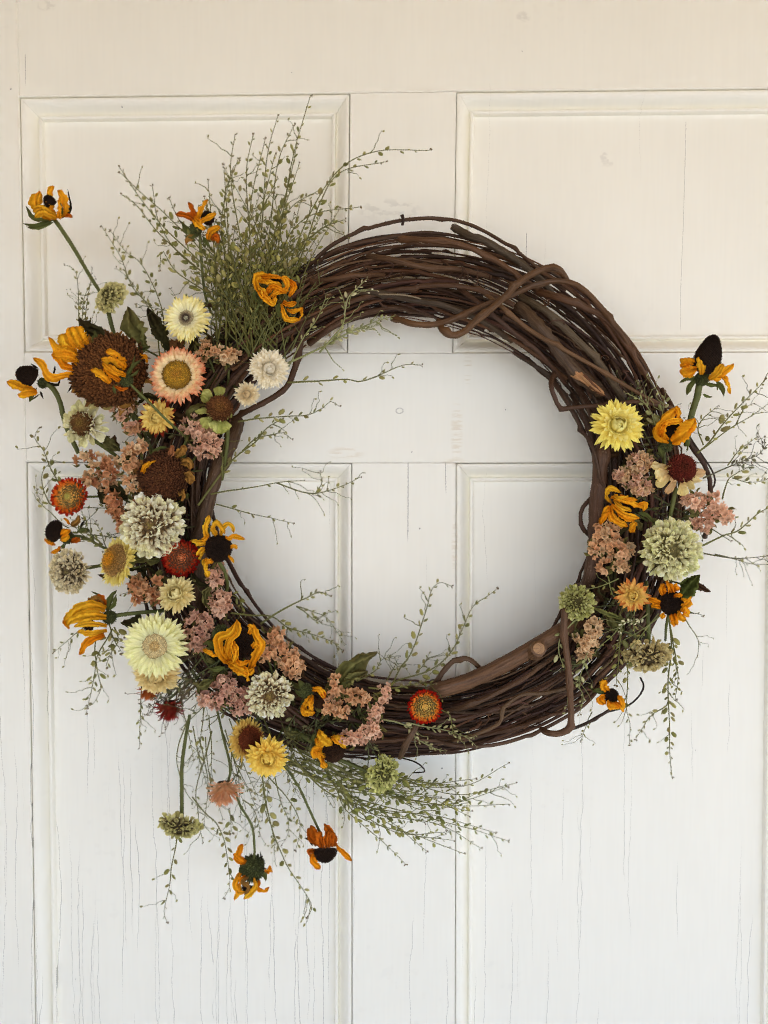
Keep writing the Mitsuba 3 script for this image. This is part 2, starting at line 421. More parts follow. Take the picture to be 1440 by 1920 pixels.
def board(name, poly, front=0.0, back=0.018, bev=0.0005, gap=0.00010, label=None):
    poly = Polygon(poly).buffer(-gap, join_style=2)
    if poly.exterior.is_ccw is False:
        poly = Polygon(list(poly.exterior.coords)[::-1])
    a = np.array(poly.exterior.coords)[:-1]
    b = np.array(poly.buffer(-bev, join_style=2).exterior.coords)[:-1]
    if Polygon(b).exterior.is_ccw != Polygon(a).exterior.is_ccw:
        b = b[::-1]
    k = np.argmin(np.linalg.norm(b - a[0], axis=1))
    b = np.roll(b, -k, axis=0)
    n = len(a)
    V = np.vstack([np.c_[b[:, 0], np.full(n, front), b[:, 1]], np.c_[a[:, 0], np.full(n, front + bev), a[:, 1]], np.c_[a[:, 0], np.full(n, back), a[:, 1]]])
    _, tri = trimesh.creation.triangulate_polygon(Polygon(b), engine='earcut')
    tv, tf = trimesh.creation.triangulate_polygon(Polygon(b), engine='earcut')
    idx = np.array([np.argmin(np.linalg.norm(b - q, axis=1)) for q in tv])
    F = [idx[tf]]
    j = np.arange(n); j2 = (j + 1) % n
    for o in (0, n):
        F += [np.stack([o + j, o + j2, o + n + j2], 1), np.stack([o + j, o + n + j2, o + n + j], 1)]
    k = f'{door}__{name}'
    k = numbered(k)
    scene[k] = mikit.ply((V, np.vstack(F)), 'door_paint', smooth=False)
    if label:
        labels[k] = {'label': label}
    return k


xl = lambda z: np.array([DX0, z]); xr = lambda z: np.array([DX1, z])
topz = DZ1
board('stile', [xl(DZ0), (LL[3][0], DZ0), LL[3], LL[0], UL[3], UL[0], (W2(33, 0)[0], topz), xl(topz)])
board('stile', [xr(DZ0), (LR[2][0], DZ0), LR[2], LR[1], UR[2], UR[1], (UR[1][0], topz), xr(topz)])
board('top_rail', [UL[0], UL[1], UR[0], UR[1], (UR[1][0], topz), (W2(33, 0)[0], topz)], front=-0.0003)
board('middle_rail', [UL[3], UL[2], UR[3], UR[2], LR[1], LR[0], LL[1], LL[0]], front=-0.0002)
board('bottom_rail', [LL[3], LL[2], LR[3], LR[2], (LR[2][0], DZ0), (LL[3][0], DZ0)])
board('mullion', [UL[1], UR[0], UR[3], UL[2]])
board('mullion', [LL[1], LR[0], LR[3], LL[2]])
core = numbered(f'{door}__core')
scene[core] = mikit.ply(box(DX0 + .001, DX1 - .001, .0185, .04, DZ0, DZ1), 'door_paint')

PROFILE = [(0.62, 3.6), (0.62, 1.7), (1.3, 0.9), (3.0, 0.7), (5.0, 1.5), (7.2, 3.6), (9.4, 6.6), (11.4, 9.6), (12.9, 11.2), (13.6, 11.6), (13.75, 8.4), (14.3, 7.3), (15.5, 7.0), (16.6, 7.5), (17.3, 9.2), (17.6, 13.6)]


def inset(q, s):
    q = np.asarray(q, float)
    c = q.mean(0)
    lines = []
    for k in range(4):
        a, b = q[k], q[(k + 1) % 4]
        d = unit(b - a)
        n = np.array([-d[1], d[0]])
        if n @ (c - a) < 0:
            n = -n
        lines.append((a + n * s, d))
    out = []
    for k in range(4):
        (a, d), (b, e) = lines[k - 1], lines[k]
        t = np.linalg.solve(np.stack([d, -e], 1), b - a)
        out.append(a + d * t[0])
    return np.array(out)


for q in (UL, UR, LL, LR):
    rings = [inset(q, s * 0.001) for s, _ in PROFILE]
    pq = inset(q, 0.0160)
    kp = numbered(f'{door}__panel')
    V = np.array([[c[0], 0.0128, c[1]] for c in pq])
    scene[kp] = mikit.ply((V, np.array([[0, 1, 2], [0, 2, 3]])), 'door_paint')
    for k in range(4):
        A = np.array([[r[k][0], y * 0.001, r[k][1]] for r, (_, y) in zip(rings, PROFILE)])
        B = np.array([[r[(k + 1) % 4][0], y * 0.001, r[(k + 1) % 4][1]] for r, (_, y) in zip(rings, PROFILE)])
        d = unit(B[0] - A[0]) * 0.00012
        V = np.stack([A + d, B - d], 1).reshape(-1, 3)
        km = numbered(f'{kp}__moulding')
        scene[km] = mikit.ply((V, gridfaces(len(PROFILE), 2)), 'door_paint', smooth=40)

# ---------------------------------------------------------------- the grapevine wreath
wreath = thing('grapevine_wreath', 'brown grapevine wreath of bundled bare vines hanging on the white door', 'wreath')
CX, CY = 765, 925
ANG = [0, 22, 38, 53, 75, 90, 105, 122, 140, 160, 180, 205, 225, 250, 270, 290, 305, 317, 330, 345, 360]
INN = [352, 350, 343, 331, 326, 326, 330, 337, 348, 360, 366, 362, 350, 352, 356, 368, 372, 366, 356, 352, 352]
OUT = [524, 516, 511, 504, 490, 483, 474, 462, 474, 500, 522, 542, 545, 520, 494, 497, 508, 520, 530, 528, 524]


def ring_point(th, rho, psi):
    a = np.degrees(th) % 360
    i, o = np.interp(a, ANG, INN), np.interp(a, ANG, OUT)
    r = (i + o) / 2 + (o - i) / 2 * rho * np.cos(psi)
    return np.stack([CX + r * np.cos(th), CY - r * np.sin(th), 38 + 31 * rho * np.sin(psi) + 0 * a], -1)


BARKS = [lin(c) * np.array([1.12, .98, .84]) for c in ((92, 62, 40), (78, 52, 34), (104, 74, 48), (66, 44, 30), (98, 76, 54), (84, 54, 40))]


def vine(pts, r, col, rng, name='vine', sides=8, n=None, nodes=True, rough=0.09, taper=0.75, label=None, colend=None, raw=None):
    p3 = np.array([P(*q) for q in pts])
    L = np.linalg.norm(np.diff(p3, axis=0), axis=1).sum()
    n = n or int(np.clip(L / 0.0045, 8, 130))
    p = spline(p3, n)
    rr = r * (.86 if 4 < r < 9 else 1) * PX(40) * np.linspace(1, taper, n)
    s = np.linspace(0, L, n)
    c = np.repeat(np.asarray(col)[None], n, 0) * (0.85 + 0.3 * meshkit.noise(np.stack([s * 60, s * 0 + rng.uniform(0, 99), s * 0], 1)))[:, None]
    if nodes and L > 0.05:
        st = rng.uniform(0.035, 0.075)
        for k in np.arange(rng.uniform(0, st), L, st):
            b = np.exp(-((s - k) / 0.0032) ** 2)
            rr = rr * (1 + 0.42 * b)
            c = c * (1 - 0.35 * b)[:, None]
            p = p + (rng.normal(0, 0.0011, 3) * b[:, None])
    if colend is not None:
        e = np.clip((s / L - 0.80) / 0.06, 0, 1)[:, None]
        c = c * (1 - e) + np.asarray(colend) * e
    V, F, C, uv = tube(p, rr, c, sides, rng, rough, 0.18, True)
    if raw is not None:
        BARKC.append(np.asarray(col))
        raw.append((V, F, np.stack([uv[:, 0] + rng.uniform(0, 40), 2 * (len(BARKC) - 1) + 0.2 + uv[:, 1]], 1)))
        return
    BARKC.append(np.asarray(col))
    uv = np.stack([uv[:, 0] + rng.uniform(0, 40), 2 * (len(BARKC) - 1) + 0.2 + uv[:, 1]], 1)
    return part(wreath, name, (V, F, C), 'bark', uv=uv, label=label)


rv = np.random.default_rng(11)
for k in range(248):
    arc = rv.uniform(0.6, 2.6)
    th0 = rv.uniform(0, 2 * np.pi)
    if k % 5 == 0:
        th0, arc = rv.uniform(-1.0, .15), rv.uniform(.5, 1.0)
    elif k % 5 == 1:
        th0, arc = rv.uniform(2.1, 4.3), rv.uniform(.6, 1.2)
    n = int(arc * 9)
    th = th0 + np.linspace(0, arc, n)
    rho = min(1.0, math.sqrt(rv.uniform(0.02, 1.0))) * np.ones(n) + 0.24 * (meshkit.noise(np.stack([th * 1.7, np.full(n, k), np.zeros(n)], 1)) - 0.5) + 0.05 * rv.normal(0, 1, n).cumsum() / math.sqrt(n)
    psi = rv.uniform(0, 2 * np.pi) + rv.uniform(-1.3, 1.3) * (th - th0) + 0.6 * (meshkit.noise(np.stack([th * 2.3, np.full(n, k + 500), np.zeros(n)], 1)) - 0.5)
    r = float(np.clip(rv.lognormal(math.log(2.5), 0.40), 1.1, 5.6))
    vine(ring_point(th, np.clip(rho, 0, 1.08), psi), r, BARKS[rv.integers(len(BARKS))] * rv.uniform(0.55, 1.5), rv)

core_mesh, rc_ = [], np.random.default_rng(77)
for k in range(230):  # the thin strands deep in the bundle, too many to pick apart
    arc = rc_.uniform(0.7, 2.0)
    th0 = rc_.uniform(0, 2 * np.pi)
    n = int(arc * 9)
    th = th0 + np.linspace(0, arc, n)
    rho = .92 * math.sqrt(rc_.uniform(0.02, 1.0)) * np.ones(n) + 0.2 * (meshkit.noise(np.stack([th * 1.9, np.full(n, k + 900), np.zeros(n)], 1)) - 0.5)
    psi = rc_.uniform(0, 2 * np.pi) + rc_.uniform(-1, 1) * (th - th0)
    q = ring_point(th, np.clip(rho, 0, .98), psi)
    q[:, 2] = 7 + (q[:, 2] - 7) * .80
    vine(q, float(np.clip(rc_.lognormal(math.log(2.3), 0.35), 1.1, 4.5)), BARKS[rc_.integers(len(BARKS))] * rc_.uniform(0.4, 1.1), rc_, sides=6, raw=core_mesh)
key = numbered(f'{wreath}__inner_strands')
ofs = np.cumsum([0] + [len(m[0]) for m in core_mesh])
scene[key] = mikit.ply((np.vstack([m[0] for m in core_mesh]), np.vstack([m[1] + o for m, o in zip(core_mesh, ofs)])), 'bark', smooth=True, uv=np.vstack([m[2] for m in core_mesh]))
labels[key] = {'kind': 'stuff'}

FG = [  # vines one can pick out: (points, radius px, depth mm, colour, options)
    ([(560, 520), (590, 488), (625, 458), (680, 432), (755, 413), (830, 410), (890, 425), (960, 465), (1015, 508), (1060, 545)], 4.6, 42, (92, 64, 40), {}),
    ([(590, 495), (640, 465), (720, 447), (800, 436), (880, 448), (940, 465), (990, 500)], 3.6, 56, (80, 54, 34), {}),
    ([(851, 427), (876, 440), (905, 450), (940, 470), (975, 492), (1008, 520), (1035, 548)], 8.5, 68, (84, 68, 48), dict(rough=0.22, nodes=False, label='rough grey barked vine end')),
    ([(750, 448), (800, 450), (835, 452), (885, 466), (934, 491), (986, 526), (1020, 552)], 6.5, 75, (104, 70, 42), {}),
    ([(823, 603), (832, 622), (848, 629), (870, 622), (891, 603), (944, 559), (984, 522), (1025, 503), (1050, 508), (1063, 526)], 7.2, 90, (112, 78, 46), dict(taper=0.9)),
    ([(738, 596), (774, 607), (806, 609), (840, 602), (899, 576), (953, 556), (1006, 533), (1050, 527), (1081, 534), (1109, 556), (1131, 581), (1150, 606), (1172, 634), (1205, 700)], 6.4, 84, (108, 75, 45), {}),
    ([(1009, 547), (1053, 559), (1097, 577), (1131, 594), (1159, 625), (1187, 666), (1215, 710)], 8.2, 80, (108, 72, 44), dict(taper=0.55)),
    ([(975, 556), (1025, 584), (1069, 625), (1116, 672), (1156, 728), (1180, 770)], 8.0, 73, (104, 86, 62), dict(rough=0.12)),
    ([(972, 572), (1012, 612), (1050, 662), (1081, 700), (1127, 736)], 9.5, 77, (108, 82, 58), dict(rough=0.2, taper=1.25, nodes=False, label='thick peeling vine with a broken end')),
    ([(906, 548), (944, 578), (994, 619), (1053, 653), (1131, 697), (1209, 744), (1262, 766)], 4.8, 82, (122, 88, 56), {}),
    ([(1037, 700), (1033, 722), (1041, 747), (1053, 764), (1100, 762), (1147, 759), (1194, 753), (1256, 763)], 5.0, 85, (92, 62, 40), {}),
    ([(1133, 800), (1129, 839), (1124, 900), (1117, 960), (1116, 1008), (1107, 1075), (1090, 1112)], 13.5, 66, (96, 66, 44), dict(taper=0.9)),
    ([(1034, 712), (1060, 750), (1084, 792), (1112, 842), (1126, 903), (1137, 947)], 4.2, 72, (84, 58, 38), {}),
    ([(1070, 740), (1090, 772), (1107, 811), (1118, 860), (1122, 920)], 3.6, 60, (80, 54, 36), {}),
    ([(965, 662), (1000, 684), (1034, 708), (1070, 760), (1098, 815)], 5.0, 50, (78, 60, 42), {}),
    ([(1124, 915), (1109, 933), (1091, 955), (1089, 978), (1098, 997), (1112, 1012)], 5.0, 60, (88, 60, 40), {}),
    ([(806, 1302), (822, 1294), (875, 1278), (937, 1250), (987, 1222), (1050, 1184), (1085, 1160)], 14.5, 73, (118, 84, 56), dict(taper=0.95, nodes=False, rough=0.04, label='thickest smooth brown vine along the lower inner edge')),
    ([(812, 1290), (818, 1280), (831, 1259), (853, 1237), (875, 1234), (894, 1247), (905, 1262)], 6.2, 66, (104, 76, 50), {}),
    ([(1090, 1122), (1062, 1140), (1058, 1163), (1059, 1194), (1066, 1256), (1070, 1319), (1069, 1359), (1053, 1374), (1031, 1375), (1015, 1368)], 7.0, 86, (110, 78, 52), dict(taper=0.9)),
    ([(785, 1345), (778, 1364), (762, 1396), (750, 1420)], 7.5, 84, (104, 76, 50), {}),
    ([(445, 790), (430, 835), (405, 890), (385, 960), (375, 1030), (372, 1100), (368, 1160)], 14.0, 60, (92, 66, 42), dict(taper=0.9)),
    ([(566, 560), (565, 600), (564, 640), (553, 689), (536, 727), (500, 752), (469, 768), (430, 790)], 7.2, 64, (88, 58, 34), {}),
    ([(580, 644), (615, 618), (656, 597), (700, 584), (746, 576), (812, 592)], 7.5, 52, (100, 68, 42), dict(taper=0.6)),
    ([(583, 529), (632, 522), (677, 515), (720, 516)], 5.8, 76, (108, 74, 46), {}),
    ([(688, 552), (730, 552), (764, 554), (812, 567)], 1.6, 80, (170, 150, 120), dict(nodes=False)),
    ([(1240, 730), (1270, 780), (1296, 836), (1318, 867), (1329, 892), (1332, 917), (1330, 960), (1322, 1010)], 5.8, 52, (84, 56, 38), {}),
    ([(1262, 770), (1300, 830), (1337, 886), (1339, 914), (1330, 950)], 2.0, 48, (60, 44, 32), {}),
    ([(1062, 1290), (1020, 1300), (978, 1303), (944, 1328), (936, 1356), (890, 1378), (840, 1392)], 4.4, 82, (112, 84, 54), {}),
    ([(830, 1335), (880, 1322), (930, 1300), (985, 1270), (1040, 1230)], 6.0, 78, (104, 74, 48), {}),
    ([(790, 1350), (840, 1352), (900, 1340), (960, 1320), (1020, 1290), (1060, 1262)], 4.6, 80, (94, 64, 44), {}),
    ([(780, 1378), (860, 1398), (930, 1396), (1000, 1375), (1060, 1345), (1100, 1318), (1140, 1270)], 4.4, 72, (98, 70, 48), {}),
    ([(1201, 1271), (1207, 1288), (1195, 1309), (1172, 1326), (1140, 1335)], 1.8, 56, (45, 36, 30), dict(nodes=False, name='tendril')),
    ([(1075, 1366), (1100, 1356), (1125, 1342), (1150, 1328), (1175, 1322)], 3.0, 60, (62, 44, 32), {}),
    ([(750, 1420), (781, 1430), (797, 1446), (775, 1449)], 1.5, 60, (50, 42, 30), dict(nodes=False, name='tendril')),
    ([(690, 480), (740, 488), (800, 502), (860, 505), (920, 520)], 6.5, 74, (100, 70, 44), {}),
    ([(640, 560), (700, 548), (760, 560), (830, 572), (900, 600), (960, 640)], 7.0, 70, (84, 66, 46), {}),
    ([(860, 540), (900, 570), (960, 620), (1010, 660), (1060, 720)], 5.0, 76, (90, 60, 40), {}),
]
for pts, r, d, col, o in FG:
    dd = d * np.ones(len(pts))
    dd[0] -= min(18, d * .3); dd[-1] -= min(18, d * .3)
    vine([(x, y, z) for (x, y), z in zip(pts, dd)], r, lin(col), rv, sides=10 if r > 6 else 8, **o)
# the sawn knot of the thick lower vine, a wire knob on the loose top vine, curly tendrils
vine([(1001, 1224, 74), (1006, 1219, 82), (1010, 1216, 88)], 15, lin((120, 86, 56)), rv, name='knot', sides=12, nodes=False, taper=0.95)
vine([(1010, 1216, 87.5), (1010.3, 1215.8, 89.5)], 11, lin((176, 134, 92)), rv, name='sawn_face', sides=12, nodes=False, taper=0.9, rough=0.02)
vine([(1076, 697, 79), (1095, 712, 81), (1115, 727, 81), (1130, 738, 79)], 8.5, lin((206, 150, 98)), rv, name='broken_end', sides=12, nodes=False, taper=0.55, rough=0.38)
for q in range(5):
    vine([(1090 + 4 * q, 704 + 5 * q - 6 * (q % 2), 84), (1108 + 4 * q, 722 + 4 * q - 6 * (q % 2), 86 - q), (1124 + 3 * q, 734 + 2 * q, 84)], 2.6, lin(((214, 160, 108), (120, 74, 44), (190, 130, 80))[q % 3]), rv, name='splinter', sides=5, nodes=False, taper=.4, rough=.3)
vine([(754, 404, 45), (756, 413, 47), (754, 422, 45)], 3.4, lin((60, 40, 26)), rv, name='knob', nodes=False)
for k in range(46):  # snapped side twigs
    th = rv.uniform(-1.35, 2.3)
    p0 = ring_point(np.array([th]), rv.uniform(0.5, 1), rv.uniform(.5, 2.4))[0]
    a = -th + rv.choice([0, 1]) * math.pi + math.pi / 2 + rv.normal(0, .5)
    L = rv.uniform(9, 34)
    vine([(p0[0], p0[1], p0[2]), (p0[0] + .5 * L * math.cos(a), p0[1] + .5 * L * math.sin(a), p0[2] + 5), (p0[0] + L * math.cos(a + .25), p0[1] + L * math.sin(a + .25), p0[2] + rv.uniform(4, 12))], rv.uniform(1.8, 3.4), BARKS[k % 6] * rv.uniform(.8, 1.6), rv, name='twig', sides=6, nodes=False, n=7, taper=.7, rough=.12)
for k in range(34):
    th = rv.uniform(-1.35, 2.3)
    p0 = ring_point(np.array([th]), rv.uniform(0.3, 1), 1.2)[0]
    a = rv.uniform(0, 6.28)
    R = rv.uniform(5, 13)
    pts = [(p0[0] + q * 2.6 * math.cos(a) + R * math.sin(q * rv.uniform(.35, .8)), p0[1] + q * 2.6 * math.sin(a) + R * math.cos(q * .6), 72 + 2 * q) for q in range(8)]
    vine(pts, rv.uniform(0.9, 1.6), BARKS[k % 6], rv, name='tendril', sides=5, nodes=False, n=24, taper=0.5)

# ---------------------------------------------------------------- strawflowers
def straw(label, px, py, r, d, tilt, rows, disc=None, back=True, stemto=None, squash=1.0, roll=0.0, stops=None):
    """rows: (count, foot radius, length, width, e0, e1, colours) in flower radii, outermost first"""
    k = thing('strawflower', label, 'strawflower')
    rng = np.random.default_rng(abs(hash_(label)))
    R, o, B = r * PX(d), P(px, py, d), basis(facing(tilt), roll)
    for i, (n, fr, L, W, e0, e1, st) in enumerate(rows):
        for j in range(n):
            jl, je = rng.uniform(0.84, 1.08), rng.normal(0, 5.5)
            m = petal(L * R * jl, W * R * rng.uniform(0.85, 1.15), e0 + je, e1 + je, st, rng, 'lance', 0.30, rng.normal(0, 0.2), 0.04, 6, 5, 0.11)
            m = turn(m, (j + 0.5 * (i % 2)) * 2 * math.pi / n + rng.normal(0, 0.07), (fr * R * rng.uniform(.93, 1.07), 0, 0.03 * R * i * (1 if e1 < 80 else 0.3) - 0.05 * R))
            part(k, 'petal', place(m, B, o), 'petal')
    dk = rows[-1][6][0][1]
    part(k, 'receptacle', place(dome((.80 if rows[0][1] > .7 else .34) * R, .12 * R, [(0, [q * .7 for q in dk]), (1, [q * .5 for q in dk])], rng, 50, .03, .8, .12), B, o - B[:, 2] * R * .02), 'seedhead')
    if rows and len(rows) >= 8 and not disc and rows[-1][1] == .10:
        disc = dict(r=.15, h=.36, cols=[(0, rows[-1][6][1][1]), (1, rows[-1][6][0][1])], n=30, spike=.02, z=.03, size=.2)
    if disc:
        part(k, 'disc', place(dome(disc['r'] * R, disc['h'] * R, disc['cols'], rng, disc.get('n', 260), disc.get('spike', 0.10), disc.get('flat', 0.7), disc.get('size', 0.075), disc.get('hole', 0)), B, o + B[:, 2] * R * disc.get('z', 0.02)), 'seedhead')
    if stemto:
        stem(k, [tuple(P0) for P0 in stemto], 4.5, d, rng)
    else:
        a = math.atan2(py - CY, px - CX)
        stem(k, [(px - B[0, 2] * r * .3, py + B[2, 2] * r * .3, d - 5), (CX + (px - CX) * 0.5 + 215 * math.cos(a), CY + (py - CY) * 0.5 + 215 * math.sin(a), 44)], 4.5, d, rng, n=8)
    return k


def hash_(s):
    h = 7
    for ch in s:
        h = (h * 131 + ord(ch)) % 1000003
    return h


def opened(base, tip, rd=0.5, n=26):
    c = [(0, base), (0.55, base), (.85, [b * .45 + t * .55 for b, t in zip(base, tip)]), (1, tip)]
    d = [(0, [q * .9 for q in base]), (.6, base), (1, [b * .4 + t * .6 for b, t in zip(base, tip)])]
    L, n = 1 - rd + 0.06, int(n * 1.3)
    return [(n, rd - .06, L, .135, -10, 4, c), (n, rd - .05, L * .98, .13, 2, 8, c), (n, rd - .04, L * .90, .13, 9, 14, c), (n, rd - .03, L * .76, .12, 16, 22, d), (n - 6, rd - .02, L * .58, .115, 24, 32, d)]


def double(base, tip, heart, n=20, bud=1.0, lift=0.0):
    c = [(0, [q * .85 for q in base]), (0.5, base), (1, tip)]
    h = [(0, [q * .72 for q in base]), (.35, [q * .92 for q in base]), (1, heart)]
    n = int(n * 1.25)
    up = lambda e: e + lift
    return [(n, .16, .86, .19, up(-10), up(0), c), (n, .16, .84, .19, up(0), up(6), c), (n, .16, .77, .19, up(9), up(14), c), (n - 3, .17, .68, .19, up(18), up(26), c), (n - 6, .20, .56, .20, up(30), up(48), h),
            (12, .27, .48 * bud, .26, up(46), min(118, up(98)), h), (9, .24, .50 * bud, .30, min(88, up(62)), 140, h), (7, .18, .47 * bud, .28, 76, 146, h), (5, .10, .42 * bud, .26, 86, 150, h)]


def globe(cols, n=24, hollow=0.0):
    """a half-closed head: rings of short bracts that curl inwards, darkest outside"""
    out = []
    qs = (.80, .78, .74, .69, .63, .57, .50, .43, .36, .28, .20, .13)
    for i, q in enumerate(qs):
        if q < hollow:
            continue
        f = i / (len(qs) - 1) * (len(cols) - 1)
        j = min(int(f), len(cols) - 2)
        mixc = lambda g: [x * (1 - g) + y * g for x, y in zip(cols[j], cols[j + 1])]
        tipc, basec = mixc(min(1, f - j)), mixc(min(1, f - j + .6))
        out.append((max(8, int(n * (.25 + 1.15 * q))), q - .04, .23, .105, 4 + (.8 - q) * 95, 44 + (.8 - q) * 160, [(0, [x * .72 for x in basec]), (.45, basec), (.8, tipc), (1, [x * .92 for x in tipc])]))
    return out


def hanging(base, tip, n=22):
    """a half-open head whose bracts run forward and flare at their tips"""
    c = [(0, [q * .8 for q in base]), (.4, base), (1, tip)]
    return [(n, .14, .86, .17, 52, -18, c), (n, .14, .95, .16, 64, 6, c), (n, .12, 1.0, .16, 72, 28, c), (n - 4, .10, 1.0, .16, 78, 48, c), (n - 8, .08, .95, .16, 84, 66, c), (8, .04, .9, .15, 86, 84, c)]


straw('pale yellow strawflower with a dark sunken centre, above the salmon strawflower', 350, 597, 45, 92, (-.12, .06), opened((250, 244, 200), (248, 230, 120), .34, 28), dict(r=.36, h=.13, cols=[(0, (44, 32, 24)), (.4, (70, 54, 40)), (.7, (160, 144, 112)), (1, (200, 186, 140))], hole=.9, n=160, spike=.06))
straw('salmon pink strawflower with a wide golden disc', 333, 704, 54, 98, (-.02, .12), opened((250, 228, 178), (216, 112, 74), .50, 30), dict(r=.54, h=.20, cols=[(0, (178, 122, 34)), (.5, (196, 150, 46)), (.85, (150, 112, 42)), (1, (120, 84, 40))], n=420, spike=.09, size=.05))
straw('ivory white double strawflower at the inner edge of the wreath', 504, 691, 39, 90, (.32, -.05), double((240, 228, 194), (240, 232, 206), (246, 240, 222)))
straw('small ivory strawflower below the ivory double one', 463, 739, 25, 88, (.05, -.15), double((232, 214, 170), (236, 224, 188), (226, 200, 150), 13))
straw('yellow strawflower with dark red outer petals, crossed by a thin stalk', 296, 782, 38, 92, (-.10, -.05),
      [(15, .12, .90, .24, 0, 12, [(0, (150, 60, 30)), (1, (110, 34, 24))]), (15, .12, .86, .23, 8, 10, [(0, (230, 200, 110)), (.7, (228, 190, 96)), (1, (190, 110, 56))])] + double((240, 214, 120), (236, 206, 106), (246, 224, 136), 15)[2:])
straw('round red and orange strawflower with a yellow fringed heart, at the far outer edge', 130, 931, 38, 84, (-.10, .10), globe([(146, 24, 14), (190, 54, 22), (230, 124, 44), (244, 184, 86), (250, 212, 120), (248, 206, 112)], 34, .28), dict(r=.24, h=.16, cols=[(0, (168, 160, 74)), (.6, (190, 170, 80)), (1, (150, 90, 40))], n=90, z=.12))
straw('domed dark red strawflower with an orange closed heart', 339, 1046, 38, 96, (.05, .10), globe([(112, 14, 12), (132, 24, 16), (176, 62, 34), (198, 92, 50), (214, 122, 72), (222, 140, 90)], 28))
yk = straw('yellow strawflower turned aside with a big fuzzy golden disc', 222, 1052, 50, 92, (-.75, .35), opened((242, 228, 140), (240, 226, 124), .52, 26), dict(r=.60, h=.42, cols=[(0, (232, 160, 24)), (.3, (226, 158, 36)), (.5, (176, 128, 62)), (1, (190, 150, 90))], n=700, spike=.16, size=.035, flat=.6))
straw('pale pointed half open strawflower just above the big pale one', 331, 1115, 38, 92, (-.15, .38), double((226, 208, 138), (240, 226, 168), (246, 236, 176), 16, 1.15))
straw('largest pale lemon strawflower with a flat tan disc', 291, 1211, 62, 104, (.06, .10), opened((242, 240, 186), (238, 236, 176), .40, 30), dict(r=.41, h=.10, cols=[(0, (206, 178, 122)), (.3, (180, 146, 84)), (.45, (204, 184, 132)), (.9, (198, 176, 126)), (1, (120, 100, 70))], n=420, spike=.03, size=.05))
straw('cream strawflower half hidden under the largest pale one', 294, 1266, 46, 82, (.05, -.55), double((232, 208, 140), (238, 220, 160), (230, 206, 140), 18))
straw('small rusty orange strawflower hanging closed at the lower outer edge', 281, 1288, 26, 66, (-.1, -2.6), hanging((176, 100, 50), (190, 104, 50), 20))
straw('dark crimson strawflower hanging beside the rusty one', 318, 1318, 34, 64, (.2, -1.3), hanging((170, 80, 56), (126, 20, 22), 18))
straw('yellow strawflower seen from the side with a red brown tufted heart', 462, 1386, 42, 78, (1.1, .25), opened((226, 190, 96), (230, 204, 110), .42, 22), dict(r=.55, h=.62, cols=[(0, (96, 46, 28)), (1, (140, 70, 36))], n=320, spike=.34, size=.04))
straw('bright yellow double strawflower below the wreath', 502, 1420, 43, 92, (.05, -.18), double((242, 208, 92), (248, 218, 104), (248, 222, 116), 18))
straw('peach strawflower hanging upside down on a green stalk', 421, 1468, 40, 62, (.15, -1.3), hanging((238, 206, 160), (210, 140, 96), 26), stemto=[(424, 1478, 58), (432, 1440, 56), (418, 1380, 50), (400, 1300, 44)])
straw('round red strawflower with a yellow heart sitting on the bare lower vines', 797, 1325, 35, 92, (.02, .03), globe([(146, 18, 16), (188, 40, 22), (236, 140, 54), (248, 200, 98), (250, 220, 124), (248, 208, 110)], 36))
straw('clear yellow double strawflower topping the flowers below the bark stub', 1157, 798, 51, 96, (.02, .14), double((244, 226, 112), (248, 234, 128), (250, 244, 166), 20))
straw('golden strawflower with orange outer petals beside the small dark eyed sunflower', 1186, 1116, 33, 92, (-.12, .02), [(13, .12, .92, .26, 4, 14, [(0, (220, 150, 70)), (1, (200, 112, 56))])] + double((236, 200, 110), (226, 164, 84), (238, 206, 104), 13)[1:])


